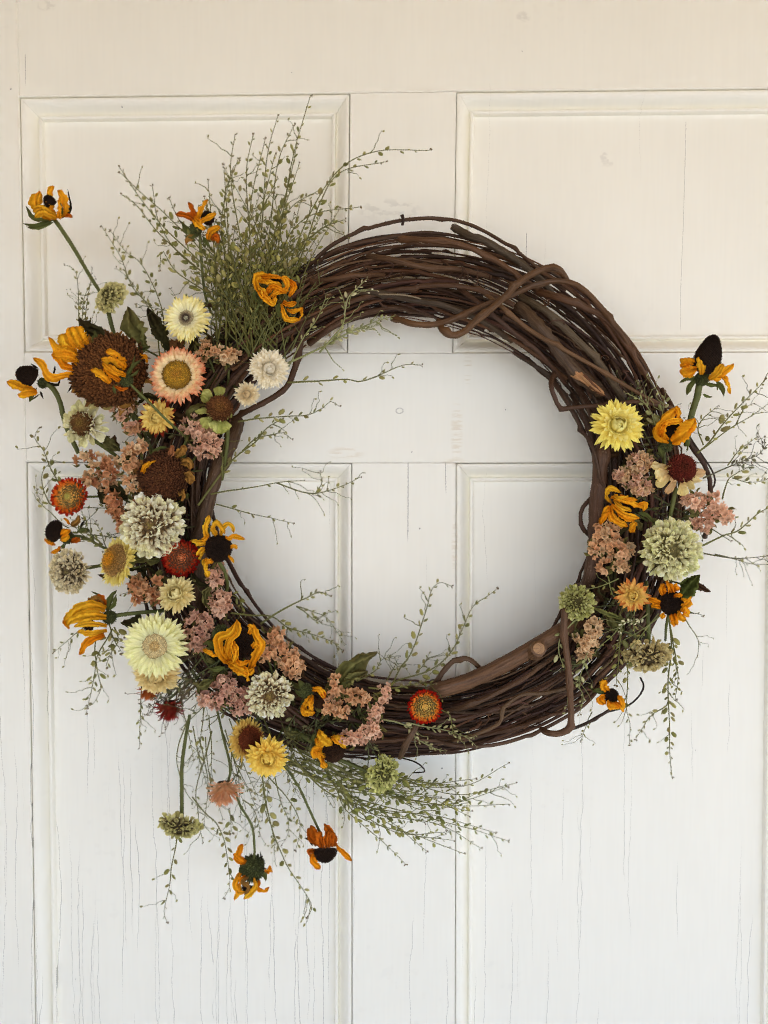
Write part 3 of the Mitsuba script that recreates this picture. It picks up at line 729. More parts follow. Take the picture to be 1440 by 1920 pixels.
# ---------------------------------------------------------------- zinnias
def zinnia(label, px, py, r, d, tilt, cols, rows=6, rc=.30, cone=None, n0=21, stemto=None, ruff=.22, length=1.0, e=(-6, 72), sector=None, pw=.30):
    k = thing('zinnia', label, 'zinnia')
    rng = np.random.default_rng(abs(hash_(label)))
    R, o, B = r * PX(d), P(px, py, d), basis(facing(tilt))
    small = []
    if rows > 4:  # crowded little ruffled petals in spirals over a low dome
        N = rows * 30
        for i in range(N):
            q = math.sqrt((i + .5) / N)
            if q < rc * .75:
                continue
            az = i * 2.39996 + rng.normal(0, .10)
            el = e[1] + (e[0] - e[1]) * q ** 1.3 + rng.normal(0, 13)
            light, dark = cols[rng.integers(len(cols) - 1)], cols[-1]
            st = [(0, [x * .95 for x in dark]), (.2, [min(255, x * 1.1) for x in dark]), (.45, [x * .8 + y * .2 for x, y in zip(light, dark)]), (.75, light), (1, [min(255, x * 1.06) for x in light])]
            m = petal(R * (.15 + .17 * q) * rng.uniform(.8, 1.2), R * (.11 + .09 * q) * rng.uniform(.75, 1.3), el - 16, el + rng.uniform(-25, 75), st, rng, 'round', rng.uniform(-.9, 1.0), rng.normal(0, .9), ruff * 1.1, 7, 7, .16)
            m = turn(m, az, (R * (.06 + .72 * q), 0, R * .30 * (1 - q ** 2)))
            if q > .66:
                part(k, 'petal', place(m, B, o), 'papery')
            else:
                small.append(m)
        under = [(0, [x * .8 for x in cols[-1]]), (1, [x * .7 for x in cols[-1]])]
        part(k, 'receptacle', place(dome(.72 * R, .27 * R, under, rng, 60, .06, .8, .12), B, o - B[:, 2] * R * .04), 'seedhead')
    for i in range(rows if rows <= 4 else 0):
        q = i / max(1, rows - 1)
        n = int(n0 * (1 - 0.45 * q))
        fr = rc + (0.34 - rc) * 0 + (0.62 - rc) * 0.12 * (1 - q)
        L = (1 - fr) * (1 - 0.62 * q) * length
        for j in range(n):
            az = (j + .5 * (i % 2)) * 2 * math.pi / n + rng.normal(0, .10)
            if sector and rng.uniform() > sector(az):
                continue
            el = e[0] + (e[1] - e[0]) * q + rng.normal(0, 9)
            light, dark = cols[rng.integers(len(cols) - 1)], cols[-1]
            st = [(0, dark), (.35, [a * .7 + b * .3 for a, b in zip(light, dark)]), (.7, light), (1, light)]
            m = petal(L * R * rng.uniform(.82, 1.12), R * (pw - .10 * q) * rng.uniform(.8, 1.25), el - 14, el + rng.uniform(0, 50), st, rng, 'round', rng.uniform(-.5, .8), rng.normal(0, .7), ruff, 7, 7, .16)
            m = turn(m, az, (fr * R * (1 - .25 * q), 0, .06 * R * i))
            if i < 3:
                part(k, 'petal', place(m, B, o), 'papery')
            else:
                small.append(m)
    if small:
        part(k, 'inner_petals', place(cat(small), B, o), 'papery', stuff=True)
    if cone:
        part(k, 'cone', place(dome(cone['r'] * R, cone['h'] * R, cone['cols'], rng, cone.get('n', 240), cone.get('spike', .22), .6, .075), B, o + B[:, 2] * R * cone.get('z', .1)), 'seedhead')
    if stemto:
        stem(k, stemto, 6.5, d, rng)
    return k


PALE = [(232, 226, 178), (240, 236, 196), (218, 212, 158), (222, 220, 168), (140, 126, 78)]
WHITE = [(244, 238, 204), (250, 246, 220), (232, 228, 184), (238, 232, 192), (140, 112, 76)]
GREY = [(224, 212, 174), (238, 228, 196), (206, 194, 152), (228, 216, 178), (122, 104, 74)]
GRN = [(196, 196, 118), (212, 210, 138), (176, 176, 102), (220, 218, 152), (114, 110, 58)]
TAN = [(198, 180, 122), (210, 194, 136), (182, 164, 108), (216, 202, 150), (112, 92, 60)]
BRC = [(0, (150, 120, 60)), (.4, (128, 92, 48)), (1, (96, 62, 36))]
zinnia('green and cream dried zinnia seen from behind on a bent stalk, highest zinnia', 207, 556, 36, 66, (-.55, .5), [(206, 198, 136), (222, 214, 158), (190, 184, 120), (212, 206, 150), (112, 104, 60)], 7, .2, e=(-70, 66), stemto=[(203, 585, 60), (212, 620, 56), (228, 668, 50), (260, 720, 44)], ruff=.2)
zinnia('greenish cream zinnia with a brown cone under the large brown seed head', 158, 796, 46, 80, (-.08, .06), PALE, 4, .42, dict(r=.46, h=.34, cols=BRC, n=300), stemto=[(175, 825, 72), (205, 845, 60), (250, 880, 46)], n0=17)
zinnia('sparse yellow green zinnia with a tall brown cone near the inner edge', 412, 768, 44, 86, (.22, .12), [(196, 196, 112), (206, 206, 126), (180, 184, 100), (120, 120, 60)], 2, .50, dict(r=.50, h=.50, cols=[(0, (140, 96, 48)), (.5, (120, 76, 40)), (1, (92, 56, 32))], n=360), n0=12, sector=lambda a: 1.0 if math.cos(a - 3.5) > -.55 else .35, length=1.1, pw=.46, stemto=[(428, 800, 78), (424, 850, 70), (416, 900, 60)], e=(-5, 35), ruff=.3)
zinnia('big cream white zinnia in the middle of the outer flowers', 285, 985, 60, 96, (.02, .05), WHITE, 7, .16, dict(r=.2, h=.16, cols=[(0, (170, 150, 84)), (1, (130, 96, 56))], n=120), n0=26)
zinnia('greyish beige zinnia at the outer edge below the dark cone', 131, 1071, 42, 78, (-.25, .05), GREY, 7, .16, dict(r=.2, h=.15, cols=[(0, (150, 136, 80)), (1, (110, 92, 60))], n=100), n0=24, stemto=[(150, 1066, 70), (180, 1062, 62), (240, 1050, 46)])
zinnia('cream white ruffled zinnia low on the wreath beside the mauve statice', 506, 1303, 44, 92, (.10, .02), WHITE, 6, .22, dict(r=.26, h=.16, cols=[(0, (176, 150, 84)), (.5, (150, 124, 70)), (1, (120, 80, 50))], n=160), n0=22)
zinnia('green zinnia turned sideways under the bottom of the wreath', 718, 1452, 38, 70, (.75, -.15), GRN, 7, .2, e=(-35, 66), n0=24, stemto=[(700, 1450, 62), (665, 1436, 60), (600, 1408, 56), (540, 1372, 48)])
zinnia('large pale green white zinnia, biggest flower beside the pink salmon statice', 1258, 1031, 57, 96, (.04, .06), [(236, 232, 184), (246, 242, 204), (218, 218, 162), (240, 236, 192), (146, 134, 82)], 8, .14, dict(r=.20, h=.12, cols=[(0, (196, 176, 120)), (1, (160, 140, 84))], n=140, spike=.1), n0=27)
zinnia('small yellow green zinnia at the inner edge above the thick lower vine', 1082, 1130, 33, 86, (-.12, .22), [(186, 186, 112), (204, 204, 134), (168, 168, 96), (214, 212, 150), (110, 100, 54)], 7, .18, n0=22)
zinnia('drooping tan zinnia hanging head down above the loose sprigs', 1214, 1230, 44, 78, (-.05, -.85), TAN, 6, .2, e=(-35, 60), n0=20, stemto=[(1216, 1210, 74), (1216, 1185, 78), (1214, 1140, 74), (1212, 1090, 60)])
zinnia('flattened olive zinnia hanging upside down on a long straight stalk', 337, 1548, 42, 52, (-.06, -.95), [(186, 178, 112), (198, 192, 122), (168, 158, 98), (208, 200, 140), (104, 88, 56)], 6, .2, n0=20, stemto=[(341, 1540, 52), (341, 1500, 52), (341, 1440, 52), (347, 1390, 50), (356, 1340, 46)], ruff=.16, e=(-50, 60))
zinnia('peach cream zinnia with a dark red cone', 1275, 880, 46, 90, (.02, .25), [(236, 218, 150), (240, 222, 164), (232, 196, 146), (180, 140, 90)], 2, .48, dict(r=.56, h=.30, cols=[(0, (84, 40, 30)), (.6, (112, 44, 30)), (1, (90, 40, 28))], n=420, spike=.2), n0=13, sector=lambda a: .95 if math.sin(a) < .45 else .3, e=(-30, 15), length=1.25, pw=.46, stemto=[(1268, 915, 84), (1258, 960, 80), (1248, 1010, 66)], ruff=.3)

# ---------------------------------------------------------------- seed heads and shrivelled sunflowers
ORANGE = [(0, (176, 92, 14)), (.3, (228, 140, 22)), (.7, (234, 154, 30)), (1, (196, 112, 22))]
GOLD = [(0, (206, 124, 16)), (.4, (240, 168, 34)), (.8, (242, 174, 42)), (1, (206, 132, 30))]
YELLO = [(0, (196, 130, 22)), (.4, (238, 182, 44)), (.8, (240, 184, 50)), (1, (196, 138, 34))]
RUST = [(0, (140, 70, 20)), (.4, (192, 98, 24)), (.8, (196, 104, 28)), (1, (150, 80, 26))]
SEPAL = [(0, (84, 92, 48)), (.5, (96, 102, 56)), (1, (76, 74, 42))]
DARKS = [(0, (40, 38, 26)), (1, (30, 26, 22))]
BLACK = [(0, (30, 20, 15)), (.6, (38, 26, 18)), (1, (46, 32, 20))]
TANP = [(0, (120, 84, 40)), (.5, (168, 124, 62)), (1, (150, 104, 50))]


def sunflower(label, kx, d, cone=None, petals=(), sepals=(), stems=(), calyx=None, sw=5.5, pst=GOLD, name='sunflower', catg='sunflower'):
    """kx: (x0, y0, scale) of the picture window the points are read in; cone: (x, y, radius, height, tilt, colours)"""
    k = thing(name, label, catg)
    rng = np.random.default_rng(abs(hash_(label)))
    C = crop(*kx)
    if calyx:
        (cx, cy), r = C([calyx[:2]])[0], calyx[2] / kx[2]
        B = basis(facing(calyx[3]))
        part(k, 'calyx', place(dome(r * PX(d), r * .7 * PX(d), [(0, (92, 98, 52)), (1, (70, 74, 40))], rng, 150, .28, .7, .10), B, P(cx, cy, d - 3)), 'greenery')
    if cone:
        (cx, cy), r = C([cone[:2]])[0], cone[2] / kx[2]
        B = basis(facing(cone[4]))
        n = cone[6] if len(cone) > 6 else 260
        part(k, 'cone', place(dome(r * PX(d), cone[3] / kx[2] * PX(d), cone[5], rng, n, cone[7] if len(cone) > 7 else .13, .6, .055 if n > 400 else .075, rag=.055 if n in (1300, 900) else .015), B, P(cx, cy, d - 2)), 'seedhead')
    if cone and len(cone) > 6 and cone[6] in (1300, 900):  # dried bracts round the rim of a spent head
        for j in range(15):
            a, L = j * 2 * math.pi / 15 + rng.normal(0, .15), cone[2] * rng.uniform(.16, .36)
            b = [(cone[0] + rr_ * math.cos(a + da), cone[1] + rr_ * math.sin(a + da), dz) for rr_, da, dz in ((cone[2] * .86, 0, -4), (cone[2] * .98, .06, 0), (cone[2] + L, .16, rng.uniform(-3, 5)))]
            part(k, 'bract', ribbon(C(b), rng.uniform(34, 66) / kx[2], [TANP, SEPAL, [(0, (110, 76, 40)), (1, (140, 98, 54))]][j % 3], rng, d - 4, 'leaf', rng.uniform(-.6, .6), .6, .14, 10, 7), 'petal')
    for q in petals:
        pts, w = q[0], q[1]
        st = q[2] if len(q) > 2 else pst
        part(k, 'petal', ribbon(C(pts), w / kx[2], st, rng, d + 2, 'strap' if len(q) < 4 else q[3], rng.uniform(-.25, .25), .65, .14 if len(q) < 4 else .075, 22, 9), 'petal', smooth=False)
    for pts, w, *st in sepals:
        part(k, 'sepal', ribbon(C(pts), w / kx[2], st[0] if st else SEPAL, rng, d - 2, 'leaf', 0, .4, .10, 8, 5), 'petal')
    for pts, w in stems:
        stem(k, [(*q[:2], q[2] if len(q) > 2 else d - 6) for q in C(pts)], w / kx[2], d, rng, n=18)
    return k


WA, WB, WC, WD, WE, WF, WG, WH, WI, WJ = (0, 300, 3.6), (0, 600, 3.6), (0, 900, 3.6), (250, 150, 2.4), (250, 550, 3.6), (250, 950, 3.6), (200, 1250, 3.6), (500, 1180, 3.2), (1040, 600, 3.6), (1020, 950, 3.4286)
sunflower('half closed orange sunflower alone on a long stalk, outermost and high', WA, 58, (345, 300, 40, 60, (-.3, .9), BLACK),
          [([(375, 400, -2), (345, 300, -4), (335, 230, -3), (360, 175, 0)], 80), ([(350, 395, 0), (275, 350, 2), (245, 285, 1), (270, 210, -2)], 84), ([(400, 395, 0), (440, 330, 2), (425, 255, 1), (390, 205, 0)], 86), ([(378, 392, 5), (320, 350, 8), (265, 330, 6), (222, 350, 4)], 62, YELLO), ([(385, 395, 6), (330, 370, 9), (280, 355, 8), (235, 390, 4)], 50, YELLO), ([(395, 395, 6), (402, 340, 8), (396, 268, 6)], 46), ([(420, 380), (455, 372), (492, 385)], 26, RUST)],
          [([(370, 410), (230, 395), (175, 310)], 46), ([(360, 420), (250, 455), (178, 450)], 44), ([(350, 412), (230, 440), (152, 428)], 30), ([(415, 395), (475, 335), (457, 195)], 22, DARKS), ([(398, 400, 8), (412, 350, 9), (402, 285, 6)], 34)],
          [([(372, 408, 52), (430, 490, 52), (500, 600, 50), (645, 845, 46), (760, 1010, 42)], 24)], pst=GOLD)
sunflower('orange sunflower with a star of thin petals among the tall green sprigs', WD, 60, (330, 625, 30, 40, (.8, .15), BLACK),
          [([(290, 645), (245, 615), (188, 603)], 30, RUST), ([(288, 642), (268, 590), (248, 548)], 28, RUST), ([(290, 645), (305, 590, 5), (334, 538)], 28), ([(290, 640, 4), (330, 620, 10), (374, 600, 8)], 26), ([(272, 625, 4), (300, 655, 8), (325, 672, 6)], 40), ([(335, 718), (348, 685), (390, 658)], 34), ([(350, 720), (375, 700), (380, 735)], 26, RUST)],
          [([(300, 680), (250, 688), (215, 638)], 24), ([(290, 700), (245, 715), (236, 745)], 26, TANP), ([(310, 700), (335, 740), (362, 776)], 24), ([(300, 680), (245, 665), (205, 630)], 20), ([(300, 690), (262, 705), (228, 700)], 26)],
          [([(300, 695, 56), (305, 800, 54), (322, 960, 48), (350, 1050, 42)], 12)], calyx=(285, 672, 30, (-.5, -.3)))
sunflower('crumpled orange sunflower at the foot of the tall green sprigs', WD, 88, (638, 915, 30, 16, (.1, .1), BLACK),
          [([(570, 960), (552, 920), (556, 882), (612, 876)], 30), ([(560, 905, 6), (620, 908, 9), (662, 922, 6), (640, 948, 4)], 26), ([(562, 950, 4), (598, 985, 8), (628, 1008, 4), (642, 962, 2)], 36), ([(648, 962), (690, 932, 6), (678, 892, 8), (708, 918), (716, 962)], 28), ([(612, 978, 4), (652, 952, 8), (702, 948, 4)], 26), ([(664, 1008), (688, 1074, 6), (752, 1078, 4)], 26), ([(690, 1032), (722, 1042, 6), (762, 1024, 4)], 22), ([(757, 1022), (758, 1058), (742, 1078)], 18), ([(575, 890, 4), (630, 885, 8), (690, 895, 5)], 30, ORANGE), ([(600, 960, 6), (630, 930, 10), (690, 960, 8)], 30, ORANGE), ([(565, 930, 2), (590, 960, 6), (590, 1000, 3)], 30, YELLO), ([(700, 900, 2), (725, 930, 5), (700, 975, 4)], 26, ORANGE), ([(672, 1000, 3), (700, 1010, 6), (735, 1000, 4)], 26, ORANGE)],
          [([(560, 940), (545, 975), (585, 1015)], 26), ([(660, 1000), (650, 1040), (680, 1080)], 24)], [([(580, 985, 80), (540, 1060, 72), (490, 1150, 60)], 12)], calyx=(585, 955, 30, (-.4, 0)))
sunflower('largest brown seed head with big crumpled orange petals on one side', WB, 88, (755, 350, 232, 95, (.02, .02), [(0, (120, 78, 40)), (.5, (112, 70, 36)), (.85, (100, 62, 34)), (1, (84, 54, 32))], 1300, .16),
          [([(570, 275, -2), (480, 235, 4), (395, 205, 3), (330, 115, 0)], 105, GOLD, 'leaf'), ([(590, 190, -4), (540, 140, 0), (490, 45, 0)], 130, GOLD, 'wide'), ([(510, 190, 2), (450, 165, 3), (415, 95, 2)], 90, YELLO, 'wide'), ([(560, 300, 0), (470, 245, 6), (350, 235, 2)], 80, GOLD), ([(540, 330, -2), (440, 312, 0), (395, 262, 2), (348, 232, 0)], 52, ORANGE), ([(535, 385, -2), (440, 376, 2), (365, 395, 4), (315, 365, 4), (285, 300, 2), (222, 255, 0)], 58, GOLD), ([(940, 240, 0), (985, 250, 4), (990, 290, 4)], 46, ORANGE)],
          [([(560, 450), (500, 480), (480, 490)], 70, TANP), ([(640, 520), (640, 560), (600, 600)], 80, [(0, (150, 140, 80)), (1, (190, 176, 120))]), ([(740, 530), (720, 580), (680, 585)], 80, [(0, (140, 124, 70)), (1, (180, 160, 104))]), ([(860, 520), (850, 570), (800, 590)], 70, TANP), ([(760, 160), (745, 110), (760, 80)], 60, TANP), ([(560, 450), (500, 440), (455, 490)], 18, DARKS)],
          [([(820, 520, 70), (940, 700, 60), (1060, 820, 44)], 40)])
sunflower('black coned sunflower with a drooping orange petal at the far outer edge', WB, 62, (215, 395, 72, 100, (-.75, .55), BLACK, 320),
          [([(235, 475), (150, 455, 4), (105, 435, 2), (45, 418)], 66), ([(200, 450), (150, 405, 3), (102, 368, 1)], 40), ([(250, 480, 4), (190, 490, 8), (120, 505, 4)], 60)],
          [([(250, 455), (200, 540), (270, 500)], 34), ([(260, 330), (205, 293)], 14, DARKS), ([(362, 372), (372, 308)], 16, DARKS), ([(310, 415), (390, 440), (406, 375)], 24, DARKS), ([(272, 480), (292, 535)], 16, DARKS)],
          [([(275, 420, 58), (345, 450, 58), (400, 540, 56), (445, 715, 52), (530, 900, 44)], 30)], calyx=(290, 425, 34, (.5, -.3)))
sunflower('small closed orange sunflower lying across the largest brown seed head', WB, 116, (745, 350, 34, 30, (-.7, .1), BLACK, 80),
          [([(852, 280, 0), (790, 235, 4), (715, 212, 2)], 70), ([(850, 325, 2), (770, 275, 6), (685, 262, 4)], 76), ([(850, 375, 2), (770, 350, 5), (690, 290, 3)], 52), ([(810, 412, 0), (745, 365, 3), (698, 322, 2)], 48, ORANGE), ([(745, 425), (690, 375, 3), (612, 335, 1)], 56), ([(770, 445), (820, 468), (866, 455)], 26, RUST)],
          [([(850, 385), (900, 310), (955, 268)], 34), ([(845, 390), (880, 340), (912, 235)], 30), ([(800, 425), (845, 400), (872, 375)], 30), ([(790, 430), (770, 470), (785, 500)], 30), ([(860, 390), (905, 370), (940, 330)], 26)],
          [([(870, 425, 112), (1000, 550, 112), (1120, 670, 108), (1230, 770, 88), (1290, 840, 60)], 16)], calyx=(848, 405, 44, (.5, -.3)))
sunflower('dark brown seed head with withered tan petals and one small orange petal', WB, 92, (1105, 1060, 165, 60, (.05, .02), [(0, (104, 66, 38)), (.5, (96, 58, 34)), (1, (74, 46, 30))], 900, .16),
          [([(1180, 920), (1230, 880, 3), (1225, 850)], 60, TANP), ([(1220, 960), (1270, 960, 3), (1285, 1010)], 60, TANP), ([(1250, 1050), (1280, 1060, 3), (1285, 1110)], 60, TANP), ([(1215, 1150), (1240, 1180, 3), (1225, 1220)], 56, TANP), ([(1150, 920), (1160, 880, 3), (1170, 845)], 46, [(0, (170, 110, 70)), (1, (190, 130, 90))]), ([(960, 1030, 6), (990, 980, 10), (1050, 950, 6)], 44, GOLD)],
          [([(1130, 860), (1060, 870), (1000, 930)], 36)], [([(1105, 1100, 80), (1200, 1150, 60), (1290, 1200, 44)], 30)])
sunflower('dark coned sunflower with small torn orange petals at the outer edge above the beige zinnia', WC, 66, (382, 348, 74, 60, (-.8, .35), BLACK, 320),
          [([(410, 375, 6), (440, 350, 12), (475, 335, 8)], 52, ORANGE), ([(410, 400, 8), (440, 395, 12), (465, 370, 8)], 40, GOLD), ([(372, 440), (332, 420), (298, 396)], 28, ORANGE), ([(410, 450), (385, 478), (342, 496)], 30, ORANGE), ([(480, 310), (520, 275), (532, 238)], 46, TANP), ([(470, 300), (450, 270), (425, 260)], 24, ORANGE), ([(480, 420), (520, 405), (540, 390)], 50, RUST)],
          [([(430, 430), (420, 470), (390, 480)], 34), ([(520, 350), (570, 335), (610, 345)], 40), ([(540, 330), (560, 290), (585, 265)], 20, DARKS)],
          [([(440, 375, 60), (560, 385, 58), (695, 455, 50), (800, 500, 44)], 18)], calyx=(450, 385, 44, (.7, -.1)))
sunflower('large folded orange sunflower lying sideways at the outer edge', WC, 84, (600, 960, 60, 40, (-.8, -.2), BLACK, 120),
          [([(715, 870, 2), (610, 850, 10), (520, 885, 6), (432, 950, 2)], 84, YELLO), ([(718, 925, 6), (620, 915, 14), (500, 945, 8), (455, 980, 3)], 74, YELLO), ([(722, 985, 6), (620, 970, 12), (498, 990, 6)], 44, YELLO), ([(722, 1015), (620, 1035, 6), (520, 1025, 2)], 46, YELLO), ([(705, 1045), (600, 1090, 4), (535, 1180)], 58, ORANGE), ([(690, 850), (650, 815, 2), (590, 845)], 72, TANP), ([(700, 860), (680, 800), (620, 795)], 50, RUST), ([(470, 930), (440, 960, 2), (470, 1005)], 30, ORANGE)],
          [([(720, 880), (695, 800), (615, 750)], 36), ([(730, 870), (750, 790), (790, 742)], 46), ([(735, 900), (700, 830), (650, 765)], 30), ([(730, 880), (770, 830), (785, 770)], 36)],
          [([(725, 925, 78), (850, 905, 74), (1000, 890, 66), (1120, 880, 48)], 26)], calyx=(735, 925, 46, (.7, 0)))
sunflower('black eyed sunflower with upright yellow petals at the inner edge', WF, 92, (575, 280, 92, 46, (.35, .05), BLACK, 520, .08),
          [([(505, 210), (485, 150, 4), (512, 55, 2)], 46, YELLO), ([(560, 195), (538, 150, 5), (560, 110, 7), (600, 150, 9), (618, 185, 6)], 44, YELLO), ([(590, 195), (605, 145, 5), (640, 118, 7), (668, 140, 5), (676, 178)], 34, YELLO), ([(620, 205, 2), (650, 215, 7), (680, 200, 4), (755, 220)], 38), ([(655, 270, 2), (680, 268, 5), (695, 285)], 34), ([(640, 330), (662, 352, 4), (676, 380)], 22), ([(490, 240), (445, 245, 4), (388, 232)], 48, YELLO), ([(485, 285), (450, 310, 4), (438, 360)], 50, YELLO), ([(505, 350), (485, 400, 4), (505, 478)], 54, YELLO), ([(535, 360), (510, 372, 4), (495, 350)], 40), ([(500, 190), (480, 220, 4), (455, 225)], 40)],
          [([(510, 200), (500, 150), (470, 90)], 34)], [([(575, 370, 86), (620, 450, 76), (632, 560, 62), (560, 700, 46)], 22)])
sunflower('big open cupped orange sunflower with a dark hollow, low on the wreath', WF, 94, (742, 925, 95, 20, (.1, .1), BLACK, 300, .08),
          [([(660, 1060, 0), (600, 1000, 8), (575, 890, 12), (660, 850, 14), (700, 765, 10)], 68), ([(655, 1040, 4), (640, 980, 12), (652, 905, 14), (705, 845, 12), (698, 760, 8)], 50), ([(790, 1090, 2), (835, 1000, 10), (862, 930, 12), (825, 860, 12), (810, 790, 8)], 62), ([(630, 1050), (700, 1085, 10), (770, 1115, 8), (815, 1090, 6)], 76), ([(745, 1080, 8), (765, 1130, 10), (768, 1180, 6)], 46), ([(610, 965), (545, 1005, 6), (515, 985, 5), (465, 965)], 44), ([(660, 900, 8), (690, 975, 14), (672, 1060, 10)], 50), ([(780, 860, 4), (800, 820, 10), (770, 800, 8)], 40), ([(800, 950, 6), (835, 930, 12), (860, 955, 8)], 44), ([(690, 1000, 6), (720, 1060, 12), (790, 1040, 8)], 40, ORANGE)],
          [([(640, 850), (600, 820), (560, 830)], 50), ([(560, 960), (510, 920), (470, 930)], 54), ([(620, 1080), (560, 1100), (500, 1090)], 40)], calyx=(600, 860, 60, (-.4, .2)))
sunflower('small orange sunflower half hidden behind its green cup beside the white zinnia', WH, 86, (318, 440, 36, 44, (.6, -.1), [(0, (70, 44, 24)), (1, (60, 40, 24))], 120),
          [([(275, 360), (318, 360, 5), (352, 412, 2)], 48), ([(278, 395), (245, 440, 4), (222, 468, 3)], 44), ([(225, 450), (228, 495, 4), (292, 500, 4)], 44), ([(275, 410, 4), (262, 450, 9), (275, 490, 5)], 30), ([(310, 365), (340, 385, 4), (345, 425)], 28, RUST)],
          [([(250, 360), (215, 340), (190, 300)], 40), ([(250, 380), (200, 390), (165, 360)], 40)], [([(230, 370, 80), (160, 330, 66), (90, 300, 46)], 26)], calyx=(245, 370, 46, (-.6, .2)))
sunflower('brown coned sunflower with torn yellow petals on the bottom edge', WH, 84, (400, 728, 68, 60, (.45, -.35), [(0, (60, 40, 24)), (1, (50, 32, 20))], 300),
          [([(312, 605), (330, 650, 5), (395, 695, 5)], 58, YELLO), ([(300, 650), (315, 690, 4), (350, 690, 4)], 44), ([(335, 720), (290, 735, 6), (335, 800, 4)], 66), ([(352, 775), (315, 755, 4), (275, 745)], 46), ([(330, 780), (340, 815, 4), (360, 830)], 44), ([(390, 655), (440, 655, 5), (475, 715, 3)], 52, YELLO), ([(395, 640), (420, 670, 5), (455, 690, 3)], 36)],
          [([(300, 690), (280, 650), (300, 620)], 34)], [([(330, 715, 78), (280, 680, 72), (190, 620, 62), (110, 585, 46)], 26)], calyx=(308, 700, 38, (-.6, .3)))
sunflower('rusty orange sunflower hanging head down below the sweeping green fan', WH, 50, (350, 1318, 70, 70, (.08, -1.5), BLACK, 320),
          [([(340, 1315), (295, 1255, 3), (262, 1175)], 56, RUST), ([(380, 1305), (385, 1235, 3), (345, 1165)], 52, RUST), ([(330, 1310, 6), (318, 1250, 9), (330, 1215, 6)], 60, RUST), ([(365, 1310, 7), (365, 1250, 10), (380, 1200, 6)], 52, RUST), ([(400, 1305, 4), (400, 1250, 6), (385, 1210, 3)], 46, RUST), ([(415, 1290), (455, 1335, 3), (510, 1390)], 34, ORANGE), ([(292, 1335), (272, 1380, 3), (322, 1438)], 44, ORANGE), ([(290, 1325), (252, 1335, 2), (268, 1375)], 34, RUST), ([(300, 1300), (262, 1245, 2), (250, 1190)], 40, RUST)],
          [([(275, 1300), (258, 1262), (225, 1252)], 18, DARKS), ([(300, 1250), (270, 1230), (262, 1210)], 20)], [([(330, 1240, 46), (260, 1090, 48), (200, 960, 52), (130, 850, 48), (60, 760, 44)], 13)])
sunflower('lowest hanging orange sunflower seen from its fuzzy green back', WG, 50, (965, 1475, 50, 55, (-.1, -1.8), BLACK, 200),
          [([(940, 1320), (885, 1290, 2), (917, 1195)], 56, ORANGE), ([(935, 1330), (880, 1290, 4), (855, 1265)], 44, ORANGE), ([(905, 1390), (868, 1470, 3), (890, 1525, 3), (862, 1575)], 48, GOLD), ([(900, 1460, 3), (885, 1520, 5), (935, 1525, 3)], 36, GOLD), ([(960, 1420, 6), (915, 1450, 9), (955, 1490, 8), (930, 1540, 4)], 34, TANP), ([(995, 1425, 6), (1005, 1490, 8), (925, 1570, 4)], 44, YELLO), ([(1030, 1440), (1020, 1490, 3), (1060, 1512, 3), (1098, 1488)], 38, ORANGE), ([(1075, 1390), (1100, 1360, 3), (1112, 1388)], 52, ORANGE), ([(940, 1410, 4), (905, 1440, 6), (900, 1480)], 30, ORANGE)],
          [([(1005, 1310), (1040, 1292), (1034, 1242)], 16, DARKS), ([(1020, 1325), (1048, 1318), (1040, 1265)], 14, DARKS), ([(960, 1330), (920, 1350), (890, 1400)], 40), ([(1010, 1370), (1060, 1400), (1075, 1450)], 44)],
          [([(985, 1340, 48), (998, 1240, 50), (985, 1090, 52), (940, 1000, 52), (895, 925, 50), (860, 800, 46)], 15)], calyx=(985, 1360, 82, (.05, .5)))
sunflower('sunflower with a tall black pointed cone on a stout stalk standing apart', WI, 66, (1005, 352, 92, 245, (.42, 2.8), BLACK, 700, .08),
          [([(960, 330, 6), (900, 350, 9), (842, 345, 6)], 76), ([(950, 290), (895, 275, 4), (845, 262)], 56), ([(990, 370, 14), (992, 315, 17), (968, 250, 12)], 50, YELLO), ([(1040, 400, 12), (1095, 365, 15), (1135, 295, 10)], 56, YELLO), ([(1080, 395, 4), (1145, 350, 8), (1210, 295, 4)], 46), ([(1130, 370), (1168, 420, 4), (1185, 500, 2)], 44), ([(1040, 390, 8), (1080, 400, 10), (1130, 390, 6)], 36), ([(910, 320, 8), (880, 300, 10), (850, 320, 6)], 44, ORANGE)],
          [([(965, 390), (900, 395), (842, 422)], 36), ([(960, 390), (915, 440), (890, 510)], 44), ([(1000, 430), (1090, 440), (1125, 418)], 30), ([(1080, 400), (1130, 460), (1142, 515)], 40), ([(1000, 500), (1040, 520), (1068, 515)], 20), ([(1090, 430), (1100, 460), (1095, 475)], 20)],
          [([(985, 390, 60), (960, 520, 60), (915, 680, 60), (890, 850, 52)], 38)], calyx=(990, 390, 50, (.1, -.6)))
sunflower('closed orange sunflower pointing up behind the dark red coned zinnia', WI, 88, (800, 750, 55, 40, (-.2, .3), BLACK, 120),
          [([(770, 815, 0), (705, 770, 6), (730, 690, 8), (825, 600, 2)], 92, GOLD), ([(820, 700, 2), (835, 640, 4), (818, 580)], 44, GOLD), ([(790, 825, 6), (870, 765, 12), (948, 665, 6)], 100, GOLD), ([(700, 730, 8), (770, 690, 12), (868, 680, 8)], 46, GOLD), ([(720, 790, 8), (715, 740, 12), (745, 700, 8)], 44, ORANGE), ([(860, 800, 4), (915, 760, 8), (940, 700, 4)], 50, ORANGE)],
          [([(745, 820), (710, 860), (735, 940)], 46), ([(740, 830), (700, 800), (690, 700)], 30), ([(880, 800), (900, 840), (890, 890)], 36)], [([(750, 835, 80), (735, 900, 74), (740, 1000, 60)], 24)], calyx=(750, 840, 46, (-.2, -.5)))
